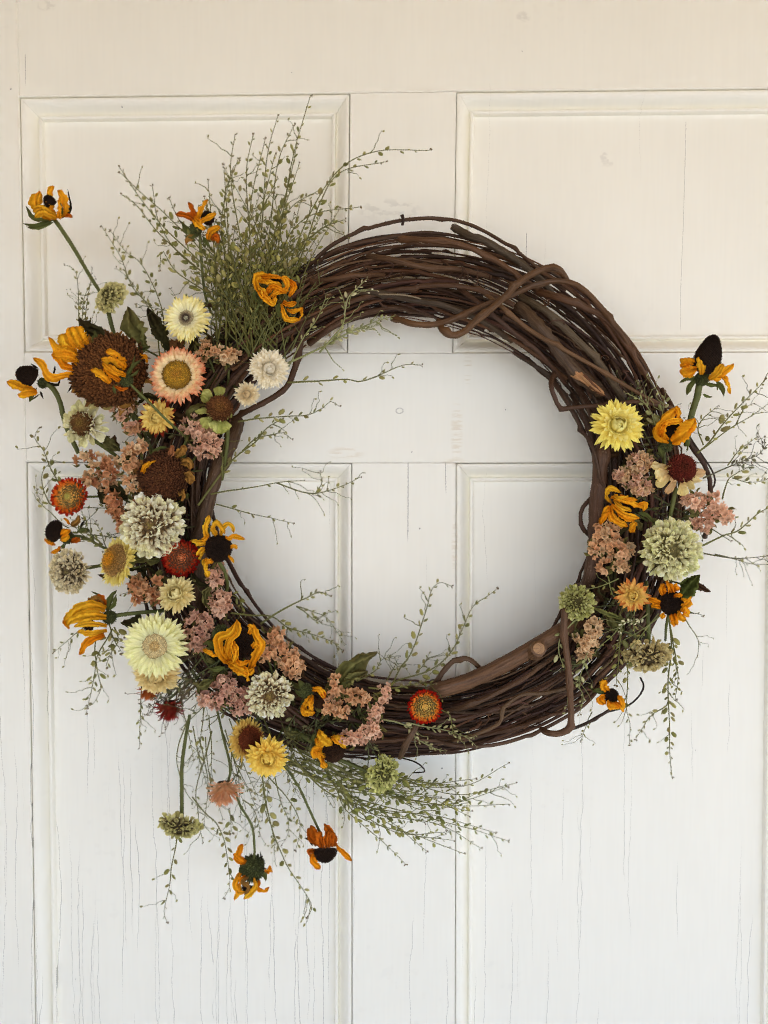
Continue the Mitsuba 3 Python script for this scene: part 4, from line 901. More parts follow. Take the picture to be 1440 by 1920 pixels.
sunflower('curly yellow orange sunflower against the thick inner vine', WI, 92, (490, 1285, 52, 26, (.2, .05), BLACK, 160),
          [([(385, 1240), (342, 1185, 5), (375, 1135, 6), (450, 1165, 4)], 38, YELLO), ([(380, 1195, 4), (480, 1225, 10), (612, 1265, 5)], 50), ([(370, 1255, 3), (395, 1340, 8), (495, 1395, 6)], 54), ([(385, 1245, 8), (465, 1310, 13), (575, 1340, 8)], 42), ([(395, 1295), (345, 1315, 5), (305, 1380, 2)], 56, ORANGE), ([(400, 1180, 6), (440, 1200, 10), (500, 1190, 8)], 34, YELLO), ([(520, 1435, 4), (530, 1390, 8), (550, 1365, 5)], 48, GOLD), ([(560, 1250, 8), (610, 1240, 10), (600, 1290, 6)], 36), ([(400, 1215, 5), (450, 1260, 12), (520, 1290, 10)], 38, YELLO), ([(375, 1260, 3), (345, 1290, 5), (330, 1345, 2)], 44, GOLD), ([(420, 1290, 8), (480, 1340, 12), (540, 1350, 8)], 34, ORANGE), ([(440, 1180, 6), (500, 1210, 9), (560, 1215, 5)], 30, GOLD)],
          [([(560, 1300), (620, 1320), (680, 1380)], 36)], [([(480, 1300, 84), (560, 1320, 74), (660, 1380, 56)], 16)])
sunflower('small orange sunflower with a dark button centre beside the golden strawflower', WJ, 92, (820, 622, 80, 36, (.05, .05), BLACK, 420, .09),
          [([(822, 552), (805, 512, 4), (788, 475)], 54, ORANGE), ([(845, 548), (850, 515, 4), (872, 530)], 50, ORANGE), ([(770, 565), (760, 530, 4), (780, 500)], 50, ORANGE), ([(890, 645), (928, 620, 5), (946, 582)], 54, GOLD), ([(888, 680), (912, 660, 5), (930, 710)], 54, GOLD), ([(830, 690), (845, 730, 4), (850, 760)], 66, ORANGE), ([(868, 670), (880, 710, 4), (912, 720)], 50, GOLD), ([(775, 690), (765, 700, 3), (762, 722)], 36, GOLD), ([(748, 620), (705, 605, 4), (672, 588)], 42, ORANGE), ([(748, 645), (715, 640, 4), (690, 650)], 36, ORANGE), ([(880, 590), (905, 600, 4), (925, 615)], 36, GOLD), ([(835, 575, 6), (860, 570, 9), (890, 575, 4)], 30, ORANGE)],
          [([(900, 690), (940, 680), (968, 690)], 20)], [([(800, 690, 84), (785, 780, 76), (780, 860, 56)], 16)])
sunflower('smallest orange sunflower on the lower outer edge, under the drooping tan zinnia', WJ, 84, (432, 1215, 48, 30, (.05, .1), BLACK, 200),
          [([(405, 1185), (385, 1150, 4), (402, 1118)], 62, GOLD), ([(392, 1215), (362, 1240, 4), (398, 1270)], 50, ORANGE), ([(420, 1250), (428, 1280, 4), (485, 1285)], 54, GOLD), ([(475, 1215), (500, 1255, 4), (512, 1320)], 44, GOLD), ([(455, 1255, 4), (480, 1280, 6), (490, 1300)], 34, ORANGE)],
          [([(390, 1190), (340, 1180), (310, 1200)], 34)], [([(400, 1205, 78), (340, 1190, 68), (280, 1150, 48)], 16)])


# ---------------------------------------------------------------- statice
def floret(R, col, rng, dark):
    """a papery funnel with a five lobed, ruffled rim"""
    ns = 14
    an = np.arange(ns) * 2 * np.pi / ns
    ph = rng.uniform(0, 6)
    lob = 1 + .16 * np.cos(5 * an + ph) + .10 * rng.uniform(-1, 1, ns)
    rr = [.07, .24, .52, .84, 1.0]
    zz = [-1.05, -.55, -.10, .16, .14]
    V = [np.stack([R * r * np.cos(an) * (lob if r > .4 else 1), R * r * np.sin(an) * (lob if r > .4 else 1), R * (z + (.30 * np.sin(5 * an + ph + 1.5) + .24 * rng.uniform(-1, 1, ns)) * (r > .4) * r)], 1) for r, z in zip(rr, zz)]
    c = lin(col) * rng.uniform(.82, 1.15)
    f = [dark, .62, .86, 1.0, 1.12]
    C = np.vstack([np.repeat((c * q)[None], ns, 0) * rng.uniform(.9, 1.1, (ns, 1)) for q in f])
    return np.vstack(V), gridfaces(5, ns, True), np.clip(C, 0, 1)


def statice(label, ells, cols, d, n, stemto=(), fr=7.1, green=True):
    """ells: (x, y, rx, ry, turn in degrees) patches of florets"""
    k = thing('statice', label, 'statice')
    rng = np.random.default_rng(abs(hash_(label)))
    area = np.array([e[2] * e[3] for e in ells], float)
    made = []
    for e, a in zip(ells, area / area.sum()):
        m = max(2, int(round(n * a * 1.6)))
        got, tries = 0, 0
        while got < m and tries < 400:
            tries += 1
            q, t = math.sqrt(rng.uniform()), rng.uniform(0, 6.283)
            u, v = q * e[2] * math.cos(t), q * e[3] * math.sin(t)
            c, s = math.cos(math.radians(e[4])), math.sin(math.radians(e[4]))
            x, y = e[0] + u * c - v * s, e[1] + u * s + v * c
            if any((x - a_) ** 2 + (y - b_) ** 2 < (fr * .80) ** 2 for a_, b_ in made):
                continue
            made.append((x, y)); got += 1
            dome_ = 12 * (1 - q * q)
            til = ((x - e[0]) / e[2] * 1.3 + rng.normal(0, .85), -(y - e[1]) / e[3] * 1.3 + .25 + rng.normal(0, .85))
            R = fr * rng.uniform(.8, 1.2) * PX(d)
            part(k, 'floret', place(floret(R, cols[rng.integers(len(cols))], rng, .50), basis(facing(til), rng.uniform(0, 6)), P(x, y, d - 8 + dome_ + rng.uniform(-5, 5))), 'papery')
        if green:
            for _ in range(9):
                x, y = e[0] + rng.uniform(-.7, .7) * e[2], e[1] + rng.uniform(-.7, .7) * e[3]
                a = rng.uniform(0, 6.28)
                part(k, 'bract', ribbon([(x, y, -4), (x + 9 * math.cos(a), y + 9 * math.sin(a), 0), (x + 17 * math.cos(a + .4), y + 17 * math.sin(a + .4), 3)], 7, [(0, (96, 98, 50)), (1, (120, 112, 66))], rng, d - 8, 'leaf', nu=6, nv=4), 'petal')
        tx, ty = (stemto or [(CX + (e[0] - CX) * .86, CY + (e[1] - CY) * .86)])[0]
        stem(k, [(e[0], e[1], d - 12), ((e[0] + tx) / 2 + rng.uniform(-6, 6), (e[1] + ty) / 2 + rng.uniform(-6, 6), d - 20), (tx, ty, 44)], 4, d, rng, n=8)
    return k


PEACH = [(228, 178, 130), (220, 168, 122), (234, 190, 146)]
PINK = [(228, 184, 152), (218, 170, 140), (234, 194, 164)]
RUSTY = [(202, 142, 98), (210, 150, 106), (192, 128, 90)]
TANS = [(226, 190, 144), (216, 176, 130), (234, 202, 158)]
MAUVE = [(220, 174, 148), (226, 184, 154), (210, 162, 138)]
statice('small tan and pink statice tuft between the salmon and the ivory strawflowers', [(386, 656, 22, 18, 0), (428, 666, 24, 20, 20)], TANS + PEACH, 82, 16, [(420, 760)])
statice('dusky pink statice spray below the sparse green zinnia', [(362, 800, 26, 20, 30), (385, 830, 30, 30, 0)], PINK, 88, 30, [(330, 900)])
statice('rusty tan statice behind the round red and orange strawflower', [(172, 868, 34, 24, 30), (205, 890, 24, 36, 10), (165, 905, 18, 16, 0)], RUSTY + TANS, 74, 34, [(260, 950)])
statice('peach statice spike beside the dark brown seed head', [(242, 862, 16, 34, -15), (258, 838, 16, 14, 0), (248, 905, 18, 20, 0)], PEACH + TANS, 88, 26, [(300, 960)])
statice('rust coloured statice strip running down to the big white zinnia', [(212, 942, 16, 30, -20), (228, 972, 16, 20, 0), (265, 935, 14, 10, 0)], RUSTY, 84, 22, [(290, 1020)])
statice('little pink statice sprig under the largest seed head', [(222, 770, 16, 16, 0), (246, 760, 10, 12, 0)], PINK, 80, 10, [(290, 840)])
statice('little pink statice sprig beside the yellow and dark red strawflower', [(250, 802, 22, 10, 10)], PINK + PEACH, 82, 8, [(310, 860)])
statice('orange peach statice sprig between the domed red and the largest pale strawflower', [(258, 1105, 18, 26, 10), (285, 1118, 16, 14, 0), (298, 1090, 10, 12, 0)], PEACH + RUSTY, 84, 20, [(330, 1140)], 8)
statice('pink statice tuft directly below the black eyed sunflower', [(405, 1082, 16, 24, 20)], PINK, 82, 12, [(370, 1130)])
statice('pink statice tuft at the inner edge, second below the black eyed sunflower', [(412, 1132, 22, 24, 10)], PINK, 82, 15, [(370, 1180)])
statice('dusky pink statice beside the largest pale lemon strawflower', [(372, 1172, 26, 26, 0), (366, 1205, 22, 16, 0)], MAUVE + PINK, 86, 26, [(400, 1260)])
statice('broad mauve pink statice below the big cupped sunflower', [(420, 1285, 26, 22, 20), (395, 1312, 30, 16, 10), (452, 1315, 26, 26, 0)], MAUVE, 86, 44, [(440, 1340)])
statice('peach orange statice between the cupped sunflower and the green leaf', [(515, 1200, 22, 22, 30), (500, 1225, 18, 20, 0), (545, 1240, 22, 34, -20)], PEACH, 84, 36, [(520, 1290)])
statice('pale peach statice spray in front of the lower vines', [(626, 1290, 14, 26, 20), (618, 1325, 24, 16, 0), (668, 1305, 24, 18, 20), (640, 1335, 18, 10, 0)], PEACH, 90, 30, [(640, 1350)])
statice('salmon pink statice spray curving beside the pale peach one', [(720, 1300, 12, 22, 10), (706, 1336, 16, 20, 30), (692, 1372, 26, 16, -10), (652, 1385, 26, 14, 0)], [(234, 188, 154), (226, 176, 144), (240, 198, 166)], 90, 32, [(660, 1350)])
statice('freckled small flowered pink statice beside the dark red coned zinnia', [(1200, 866, 24, 20, 0), (1180, 895, 30, 18, 20), (1205, 915, 18, 14, 0)], PINK + TANS, 84, 44, [(1190, 960)], 6.5)
statice('salmon statice reaching past the outer edge above the big green white zinnia', [(1305, 940, 26, 20, 0), (1338, 950, 20, 24, 0), (1320, 980, 24, 16, 0), (1362, 968, 16, 14, 0)], [(234, 188, 154), (226, 176, 144), (240, 198, 166)], 82, 40, [(1270, 990)])
statice('peach statice against the thick inner vine beside the big green white zinnia', [(1138, 1000, 26, 24, 0), (1160, 1030, 28, 18, 10), (1118, 1030, 12, 20, 0), (1150, 1062, 30, 14, 0)], PEACH + TANS, 86, 42, [(1190, 1070)])
statice('tan statice sprig over the lower vine bundle, below the small green zinnia', [(1112, 1175, 18, 18, 0), (1098, 1205, 22, 20, 20), (1096, 1225, 14, 12, 0)], TANS, 86, 24, [(1120, 1230)])

# ---------------------------------------------------------------- leaves
LEAF = [(0, (104, 104, 58)), (.5, (122, 118, 70)), (1, (108, 98, 62))]
DLEAF = [(0, (58, 56, 34)), (.5, (66, 62, 38)), (1, (58, 48, 32))]


def leaf(label, pts, w, d, st=LEAF, stemto=None):
    rng = np.random.default_rng(abs(hash_(label)))
    k = thing('leaf', label, 'leaf')
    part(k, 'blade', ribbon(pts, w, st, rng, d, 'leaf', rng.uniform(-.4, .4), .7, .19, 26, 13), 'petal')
    p = spline([P(*pts[0][:2], d), P(*(stemto or (CX + (pts[0][0] - CX) * .93, CY + (pts[0][1] - CY) * .93)), 46)], 6)
    part(k, 'stalk', tube(p, 1.8 * PX(d), GREEN, 5, rng), 'greenery')


leaf('large folded olive leaf standing above the largest seed head', [(272, 655), (258, 625), (245, 600), (240, 575)], 46, 74)
leaf('dark crumpled leaf leaning beside the pale yellow strawflower with the dark centre', [(322, 662), (306, 630), (288, 600), (276, 578)], 34, 70, DLEAF)
leaf('brown green curled leaf behind the orange petals of the largest seed head', [(200, 650), (182, 625), (160, 612), (148, 598)], 30, 70, DLEAF)
leaf('crinkled dark green leaf rising inside the ring above the pale peach statice', [(628, 1290), (650, 1262), (672, 1240), (708, 1222)], 38, 78)
leaf('small green leaf folded beside the crinkled dark leaf', [(640, 1292), (662, 1268), (690, 1258)], 28, 84)
leaf('green leaf at the outer edge under the big green white zinnia', [(1272, 1122), (1292, 1100), (1312, 1078)], 34, 74, [(0, (84, 92, 44)), (1, (92, 98, 50))])
leaf('dark brown curled leaf tip at the outer edge under the green leaf', [(1285, 1098), (1310, 1100), (1332, 1110)], 16, 62, [(0, (74, 56, 40)), (1, (88, 62, 46))])
leaf('narrow green leaf beside the small yellow green zinnia', [(1166, 1160), (1135, 1150), (1108, 1138)], 12, 84, [(0, (110, 112, 60)), (1, (128, 126, 74))])
leaf('dark green leaf among the stalks under the golden strawflower', [(1170, 1180), (1152, 1168), (1135, 1150)], 30, 78)
leaf('green leaf between the salmon statice and the big green white zinnia', [(1290, 990), (1300, 965), (1310, 945)], 26, 74)
leaf('dark leaf beside the rusty statice strip', [(240, 935), (215, 920), (190, 915)], 22, 74, DLEAF)
leaf('grey green leaf under the greenish cream zinnia', [(225, 845), (205, 830), (190, 815)], 22, 72, [(0, (96, 92, 54)), (1, (104, 98, 60))])
leaf('withered brown leaf between the salmon and the pale yellow strawflowers', [(345, 655), (335, 645), (318, 660)], 26, 78, [(0, (96, 66, 40)), (1, (112, 78, 46))])
leaf('green leaf below the cupped sunflower beside the mauve statice', [(398, 1275), (380, 1285), (362, 1280)], 20, 88)
leaf('fuzzy green leaf beside the pink statice at the cupped sunflower', [(440, 1205), (415, 1190), (395, 1195)], 30, 84)
leaf('green leaf under the two pink tufts at the inner edge', [(400, 1150), (385, 1115), (400, 1098)], 22, 78)
leaf('grey leaf tucked under the yellow fuzzy disced strawflower', [(250, 1065), (245, 1035), (230, 1012)], 24, 80)


GR_LF = 'withered leaves between the flowers'
rl = np.random.default_rng(21)
for i in range(120):
    th = math.radians(rl.uniform(126, 258) if i < 84 else rl.uniform(-44, 20))
    r = rl.uniform(400, 560 if th < 3.9 else 500) if i < 84 else rl.uniform(390, 500)
    x, y, a, L = CX + r * math.cos(th), CY - r * math.sin(th), rl.uniform(0, 6.28), rl.uniform(22, 52)
    rng = np.random.default_rng(3000 + i)
    k = thing('withered_leaf', 'dark withered leaf tucked behind the massed flowers', 'leaf', GR_LF)
    st = [DLEAF, LEAF, [(0, (70, 52, 36)), (1, (84, 62, 40))]][i % 3]
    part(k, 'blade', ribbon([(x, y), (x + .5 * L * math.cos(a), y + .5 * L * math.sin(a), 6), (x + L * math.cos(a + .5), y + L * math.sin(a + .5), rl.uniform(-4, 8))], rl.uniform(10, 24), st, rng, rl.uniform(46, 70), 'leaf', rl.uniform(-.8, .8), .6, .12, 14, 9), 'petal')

# ---------------------------------------------------------------- seed sprigs
PODC = [(136, 130, 66), (118, 116, 54), (150, 142, 80), (102, 102, 48), (126, 116, 64)]


def pod(o, along, out, L, W, rng, col):
    """a small flattened seed pod: an ellipsoid on a hair of a stalk"""
    n1, n2 = 5, 7
    th = np.linspace(0.05, np.pi - 0.05, n1)
    an = np.arange(n2) * 2 * np.pi / n2
    ax = unit(along * .8 + out * .7)
    a = unit(np.cross(ax, rng.normal(0, 1, 3) * .5 + np.array([0, -1.0, 0])))
    b = np.cross(ax, a)
    c = o + out * W * .45 + ax * L * .5
    V = c + (-np.cos(th)[:, None, None]) * ax * L * .5 + np.sin(th)[:, None, None] * (np.cos(an)[None, :, None] * a * W * .5 + np.sin(an)[None, :, None] * b * W * .26)
    C = lin(col) * rng.uniform(.75, 1.2) * np.ones((n1 * n2, 3))
    C = C * np.repeat(np.linspace(.85, 1.1, n1), n2)[:, None]
    return V.reshape(-1, 3), gridfaces(n1, n2, True), np.clip(C, 0, 1)


def sprig(label, pts, d0, d1, w=2.6, pods=14, size=9.0, start=.25, group=None, single=True, cols=None, stemcol=None, seed=0, twigs=3, name='seed_sprig'):
    """pts: picture points from foot to tip; d0, d1: distance from the door in mm at foot and tip"""
    k = thing(name, label, 'sprig', group)
    rng = np.random.default_rng(abs(hash_(label)) + seed)
    n = max(12, min(40, int(sum(math.dist(a[:2], b[:2]) for a, b in zip(pts, pts[1:])) / 9)))
    xy = spline([(q[0], q[1], 0) for q in pts], n)
    s = np.linspace(0, 1, n)
    wob = 1.6 * (meshkit.noise(np.stack([s * 7, np.full(n, seed * 3.1 + hash_(label) % 97), s * 0], 1)) - .5)
    dd = d0 + (d1 - d0) * s ** .8 + 3 * wob
    p = np.array([P(x + wo, y - wo, z) for (x, y, _), z, wo in zip(xy, dd, wob)])
    cols = cols or PODC
    sc = lin(stemcol or (98, 96, 48))
    sm = [tube(p, w * .5 * PX(d1) * np.linspace(1.15, .42, n), sc, 5, rng, .08, .15)]
    t = unit(np.gradient(p, axis=0))
    side = unit(np.cross(t, [0, -1.0, 0]))
    pm = []
    for j in range(pods):
        u = start + (1 - start) * (j + rng.uniform(.1, .9)) / pods
        i = min(n - 1, int(u * (n - 1)))
        sg = 1 if j % 2 else -1
        out = unit(side[i] * sg + np.array([0, -1.0, 0]) * rng.normal(0, .8) + t[i] * .2)
        big = size * (1.0 if single else 1.22) * (1.12 - .62 * u ** 3) * rng.uniform(.6, 1.15)
        L, W = big * PX(d1), big * PX(d1) * rng.uniform(.34, .68)
        pm.append(pod(p[i], t[i], out, L, W, rng, cols[rng.integers(len(cols))]))
    for j in range(twigs):
        i = int(n * rng.uniform(.35, .92))
        out = unit(side[i] * rng.choice([-1, 1]) * rng.uniform(.4, 1.0) + t[i] * rng.uniform(.4, 1.1) + np.array([0, -1.0, 0]) * rng.uniform(-.3, .6))
        q = p[i] + np.cumsum(np.vstack([np.zeros(3), np.repeat(out[None], 5, 0) * rng.uniform(.002, .0045) + rng.normal(0, .0010, (5, 3))]), 0)
        sm.append(tube(q, w * .28 * PX(d1) * np.linspace(1, .5, 6), sc, 4, rng))
        pm.append(pod(q[-1], out, side[i], size * .5 * PX(d1), size * .28 * PX(d1), rng, cols[0]))
    e = p[-1]
    for j in range(3):  # dried flower crumbs at the tip
        v = unit(t[-1] + rng.normal(0, .7, 3))
        pm.append(pod(e, v, v, size * .36 * PX(d1), size * .24 * PX(d1), rng, (112, 98, 70)))
    part(k, 'stalk', cat(sm), 'greenery')
    if single:
        for m in pm:
            part(k, 'seed_pod', m, 'greenery')
    else:
        part(k, 'seed_pods', cat(pm), 'greenery', stuff=True)


GR_UP, L_UP = 'sprigs of the tall fan above the wreath', 'thin olive seed sprig in the dense fan standing above the flowers'
rf = np.random.default_rng(5)
up_tips = [([(520, 480), (548, 300)], (583, 178)), ([(485, 470), (500, 300)], (521, 218)), ([(500, 470), (520, 310)], (551, 235)), ([(455, 480), (432, 330)], (441, 252)), ([(470, 470), (462, 330)], (474, 254)), ([(505, 480), (540, 350)], (557, 271)), ([(560, 450), (625, 330), (700, 285)], (806, 282)), ([(565, 480), (600, 380), (640, 322)], (723, 303)),
           ([(520, 450), (545, 390)], (598, 357)), ([(530, 470), (580, 405)], (674, 388)), ([(560, 480), (600, 430)], (646, 412)), ([(555, 490), (590, 440)], (627, 416)), ([(500, 480), (540, 370)], (561, 308)), ([(470, 490), (470, 380)], (497, 262)), ([(440, 500), (420, 380)], (446, 300)), ([(430, 500), (415, 420)], (430, 340)), ([(500, 500), (530, 400)], (545, 320)), ([(480, 500), (490, 400)], (515, 290)),
           ([(400, 520), (310, 430), (262, 370)], (225, 314)), ([(390, 520), (300, 440), (255, 385)], (229, 366)), ([(400, 500), (320, 410), (270, 365)], (226, 325)), ([(410, 540), (340, 480), (300, 420)], (285, 350)), ([(400, 560), (330, 510), (305, 470)], (300, 505)), ([(420, 500), (350, 430), (330, 400)], (318, 372))]
for i, (mid, tip) in enumerate(up_tips):
    b = (rf.uniform(440, 520), rf.uniform(600, 665))
    sprig(L_UP, [b] + mid + [tip], rf.uniform(52, 78), rf.uniform(34, 62), 3.2, 20, 11.5, .26, GR_UP, False, seed=i, twigs=2)
for i in range(46):
    b = (rf.uniform(400, 540), rf.uniform(585, 680))
    a = rf.normal(0.06, .30)
    L = rf.uniform(150, 330) * (1 - .25 * abs(a))
    tip = (b[0] + L * math.sin(a), b[1] - L * math.cos(a))
    mid = (b[0] + .5 * L * math.sin(a * .6) + rf.normal(0, 6), b[1] - .5 * L * math.cos(a * .6))
    sprig(L_UP, [b, mid, tip], rf.uniform(45, 80), rf.uniform(36, 66), rf.uniform(2.4, 3.4), int(rf.uniform(12, 22)), rf.uniform(8.5, 12), .2, GR_UP, False, seed=100 + i, twigs=2)
for i in range(26):  # leafless stalks at the foot of the fan
    b = (rf.uniform(470, 560), rf.uniform(620, 700))
    tip = (b[0] + rf.normal(-10, 45), b[1] - rf.uniform(70, 150))
    sprig('bare green stalk at the foot of the tall fan above the flowers', [b, ((b[0] + tip[0]) / 2 + rf.normal(0, 6), (b[1] + tip[1]) / 2), tip], rf.uniform(60, 86), rf.uniform(60, 84), 2.4, 3, 6, .6, 'bare stalks at the foot of the tall fan', False, seed=300 + i, twigs=2, stemcol=(96, 98, 54), name='bare_stalk')
GR_LO, L_LO = 'sprigs of the sweeping fan below the wreath', 'thin green seed sprig in the fan sweeping sideways below the wreath'
lo = [((700, 1440), (850, 1490), (967, 1468)), ((720, 1450), (860, 1475), (952, 1432)), ((690, 1480), (820, 1510), (950, 1476)), ((700, 1490), (850, 1510), (952, 1508)), ((680, 1500), (850, 1545), (952, 1576)), ((680, 1520), (820, 1545), (901, 1590)), ((670, 1530), (790, 1570), (870, 1600)), ((650, 1520), (720, 1580), (760, 1620)), ((700, 1470), (800, 1520), (906, 1483)), ((680, 1510), (820, 1530), (929, 1561)), ((700, 1440), (780, 1470), (890, 1461)),
      ((640, 1480), (720, 1530), (800, 1595)), ((660, 1500), (760, 1560), (850, 1575)), ((690, 1470), (790, 1490), (880, 1530)), ((650, 1500), (740, 1560), (835, 1560))]
for i, m in enumerate(lo):
    sprig(L_LO, [(rf.uniform(500, 600), rf.uniform(1385, 1430))] + [(620 + rf.uniform(-25, 25), 1455 + rf.uniform(-25, 25))] + list(m), rf.uniform(46, 66), rf.uniform(34, 58), 2.6, 18, 11, .36, GR_LO, False, seed=500 + i, twigs=3, cols=[(136, 134, 66), (118, 120, 54), (150, 144, 78), (100, 104, 46)], stemcol=(104, 102, 54))
for i in range(9):
    b = (rf.uniform(490, 640), rf.uniform(1390, 1430))
    a = rf.uniform(.22, .78)
    L = rf.uniform(200, 360)
    tip = (b[0] + L * math.cos(a) * 1.02, b[1] + L * math.sin(a) * .72)
    sprig(L_LO, [b, (b[0] + .4 * L * math.cos(a + .22), b[1] + .4 * L * math.sin(a + .22) * .8), tip], rf.uniform(46, 66), rf.uniform(36, 58), 2.9, 15, 10.5, .3, GR_LO, False, seed=600 + i, twigs=2, cols=[(136, 134, 66), (118, 120, 54), (150, 144, 78), (100, 104, 46)], stemcol=(104, 102, 54))
GR_DN, L_DN = 'loose stalks below the lower flowers', 'loose thin stalk dangling under the lower flowers'
for i in range(26):
    b = (rf.uniform(330, 560), rf.uniform(1310, 1390))
    L = rf.uniform(70, 190)
    a = rf.normal(.08 + (b[0] - 440) / 500, .28)
    tip = (b[0] + L * math.sin(a), b[1] + L * math.cos(a))
    sprig(L_DN, [b, (b[0] + .5 * L * math.sin(a) + rf.normal(0, 12), b[1] + .5 * L * math.cos(a)), tip], rf.uniform(44, 60), rf.uniform(36, 54), 2.2, 6, 8, .45, GR_DN, False, seed=700 + i, twigs=3)
GR_MID, L_MID = 'stalks tucked between the flowers', 'dark green stalk tucked between the massed flowers'
for i in range(90):
    th = math.radians(rf.uniform(128, 262)) if i < 62 else math.radians(rf.uniform(-45, 22))
    r0, r1 = rf.uniform(380, 470), rf.uniform(430, 620)
    t2 = th + rf.normal(0, .10)
    b, tip = (CX + r0 * math.cos(th), CY - r0 * math.sin(th)), (CX + r1 * math.cos(t2), CY - r1 * math.sin(t2))
    if math.dist(b, tip) < 30:
        continue
    sprig(L_MID, [b, ((b[0] + tip[0]) / 2 + rf.normal(0, 10), (b[1] + tip[1]) / 2 + rf.normal(0, 10)), tip], rf.uniform(48, 74), rf.uniform(54, 82), rf.uniform(2.2, 4.0), 5, 10, .4, GR_MID, False, seed=800 + i, twigs=2, stemcol=(78, 80, 46), cols=[(98, 98, 56), (84, 86, 48), (112, 108, 66)], name='tucked_stalk')

S = sprig
for i in range(14):
    b, t_ = (rf.uniform(320, 400), rf.uniform(1225, 1295)), (rf.uniform(262, 345), rf.uniform(1285, 1345))
    sprig('grey brown stalk tangled above the crimson and rusty hanging strawflowers', [b, ((b[0] + t_[0]) / 2 + rf.normal(0, 9), (b[1] + t_[1]) / 2 + rf.normal(0, 9)), t_], rf.uniform(50, 64), rf.uniform(52, 72), 2.8, 4, 9, .3, 'stalks above the small hanging strawflowers', False, seed=950 + i, twigs=3, stemcol=(92, 78, 54), cols=[(110, 92, 60), (96, 90, 54), (124, 110, 72)], name='tangled_stalk')
S('tall leafy sprig leaning out above the green and cream zinnia, the outer one', [(300, 670), (290, 590), (250, 540), (225, 480), (208, 450), (192, 426)], 66, 44, 2.4, 20, 11, .15)
S('tall leafy sprig leaning out above the green and cream zinnia, the inner one', [(310, 660), (305, 590), (285, 530), (262, 490), (235, 470), (208, 435)], 66, 44, 2.4, 18, 12, .15)
S('short leafy sprig between the green and cream zinnia and the pale yellow strawflower', [(305, 650), (290, 600), (265, 555), (240, 520), (218, 504)], 64, 50, 2.2, 14, 11, .1)
S('thin dark budded sprig beside the stalk of the outermost sunflower, the bent one', [(150, 640), (148, 590), (146, 530), (140, 505), (122, 497)], 60, 46, 2.0, 14, 8, .1)
S('thin dark budded sprig beside the stalk of the outermost sunflower, the straight one', [(155, 640), (162, 580), (168, 540), (172, 504)], 60, 46, 2.0, 14, 8, .1)
S('thin dark budded sprig crossing the stalk of the outermost sunflower', [(152, 620), (158, 560), (175, 525), (180, 520)], 60, 48, 1.8, 12, 8, .1)
S('leafy sprig under the orange petals of the largest seed head', [(215, 660), (190, 640), (170, 618), (168, 600)], 66, 60, 2.4, 8, 12, .1)
S('seed sprig with round pods pointing across the ring at the ivory strawflower', [(538, 718), (597, 715), (650, 711), (674, 715), (708, 705), (757, 684), (790, 684)], 72, 60, 3.2, 9, 12, .08)
S('seed sprig with a bent tip below the one that points straight across the ring', [(447, 790), (500, 783), (544, 780), (578, 778), (605, 765), (619, 753), (635, 762)], 72, 58, 2.8, 16, 12, .15)
S('longest branching seed sprig rising inside the ring beside the thick inner vine', [(372, 947), (414, 889), (444, 855), (480, 828), (500, 803), (528, 786)], 70, 62, 4.2, 14, 12, .30)
S('side sprig with small pods forking from the longest inner sprig', [(455, 845), (480, 822), (510, 815), (530, 812), (546, 824)], 64, 58, 2.6, 12, 9, .2)
S('bare upright stalk beside the longest inner sprig', [(416, 895), (418, 850), (428, 800)], 68, 72, 2.6, 2, 7, .4)
S('thin horizontal stalk inside the ring with one tiny curl', [(395, 927), (430, 920), (472, 914), (519, 905), (569, 901)], 66, 50, 2.8, 3, 7, .3)
S('forked seed sprig with curled tips above the middle of the ring', [(519, 905), (550, 917), (583, 925), (605, 923), (642, 911), (675, 895)], 52, 46, 2.6, 9, 9, .45, twigs=7)
S('short stalk with thin hooked buds on the forked inner sprig', [(592, 924), (604, 905), (600, 888), (602, 884)], 50, 48, 2.2, 5, 8, .2)
S('thin sprig with small dark buds crossing the ring beside the black eyed sunflower', [(405, 945), (450, 958), (486, 967), (515, 973), (549, 981)], 62, 50, 2.2, 8, 9, .2)
S('short leafy sprig beside the pink tufts at the inner edge', [(425, 1115), (445, 1120), (452, 1135), (460, 1152)], 74, 66, 2.4, 6, 12, .2)
S('long pale green pod sprig inside the ring above the peach orange statice', [(433, 1149), (472, 1154), (511, 1157), (542, 1178), (583, 1189), (622, 1203), (642, 1219)], 72, 58, 3.2, 18, 13, .42)
S('smooth stalk with pods at its end, highest of the three inside the lower ring', [(489, 1169), (528, 1144), (572, 1122), (597, 1111), (619, 1116)], 72, 60, 3.6, 8, 11, .62)
S('thin forked sprig drooping inside the lower ring', [(556, 1136), (590, 1148), (611, 1156), (633, 1186), (647, 1208)], 62, 52, 2.0, 8, 8, .2)
S('small hooked sprig of pods forking inside the lower ring', [(556, 1136), (575, 1150), (590, 1162), (603, 1164)], 62, 54, 2.6, 5, 11, .3)
S('tall pod sprig rising inside the bottom of the ring, nearer the leaf', [(735, 1285), (750, 1253), (769, 1228), (787, 1181), (800, 1141), (809, 1106), (826, 1092), (846, 1098)], 74, 58, 3.0, 18, 13, .12)
S('tall pod sprig rising inside the bottom of the ring, nearer the thick vine', [(720, 1290), (750, 1274), (806, 1256), (844, 1225), (869, 1175), (887, 1137), (912, 1119), (931, 1105)], 74, 58, 3.0, 22, 13, .22)
S('small curly sprig between the two tall pod sprigs', [(780, 1262), (795, 1245), (806, 1222)], 70, 66, 2.2, 6, 9, .2, twigs=5)
S('wispy sprig beside the crinkled dark leaf inside the ring', [(669, 1277), (703, 1258), (718, 1235), (747, 1230)], 78, 66, 2.4, 10, 9, .2, twigs=6)
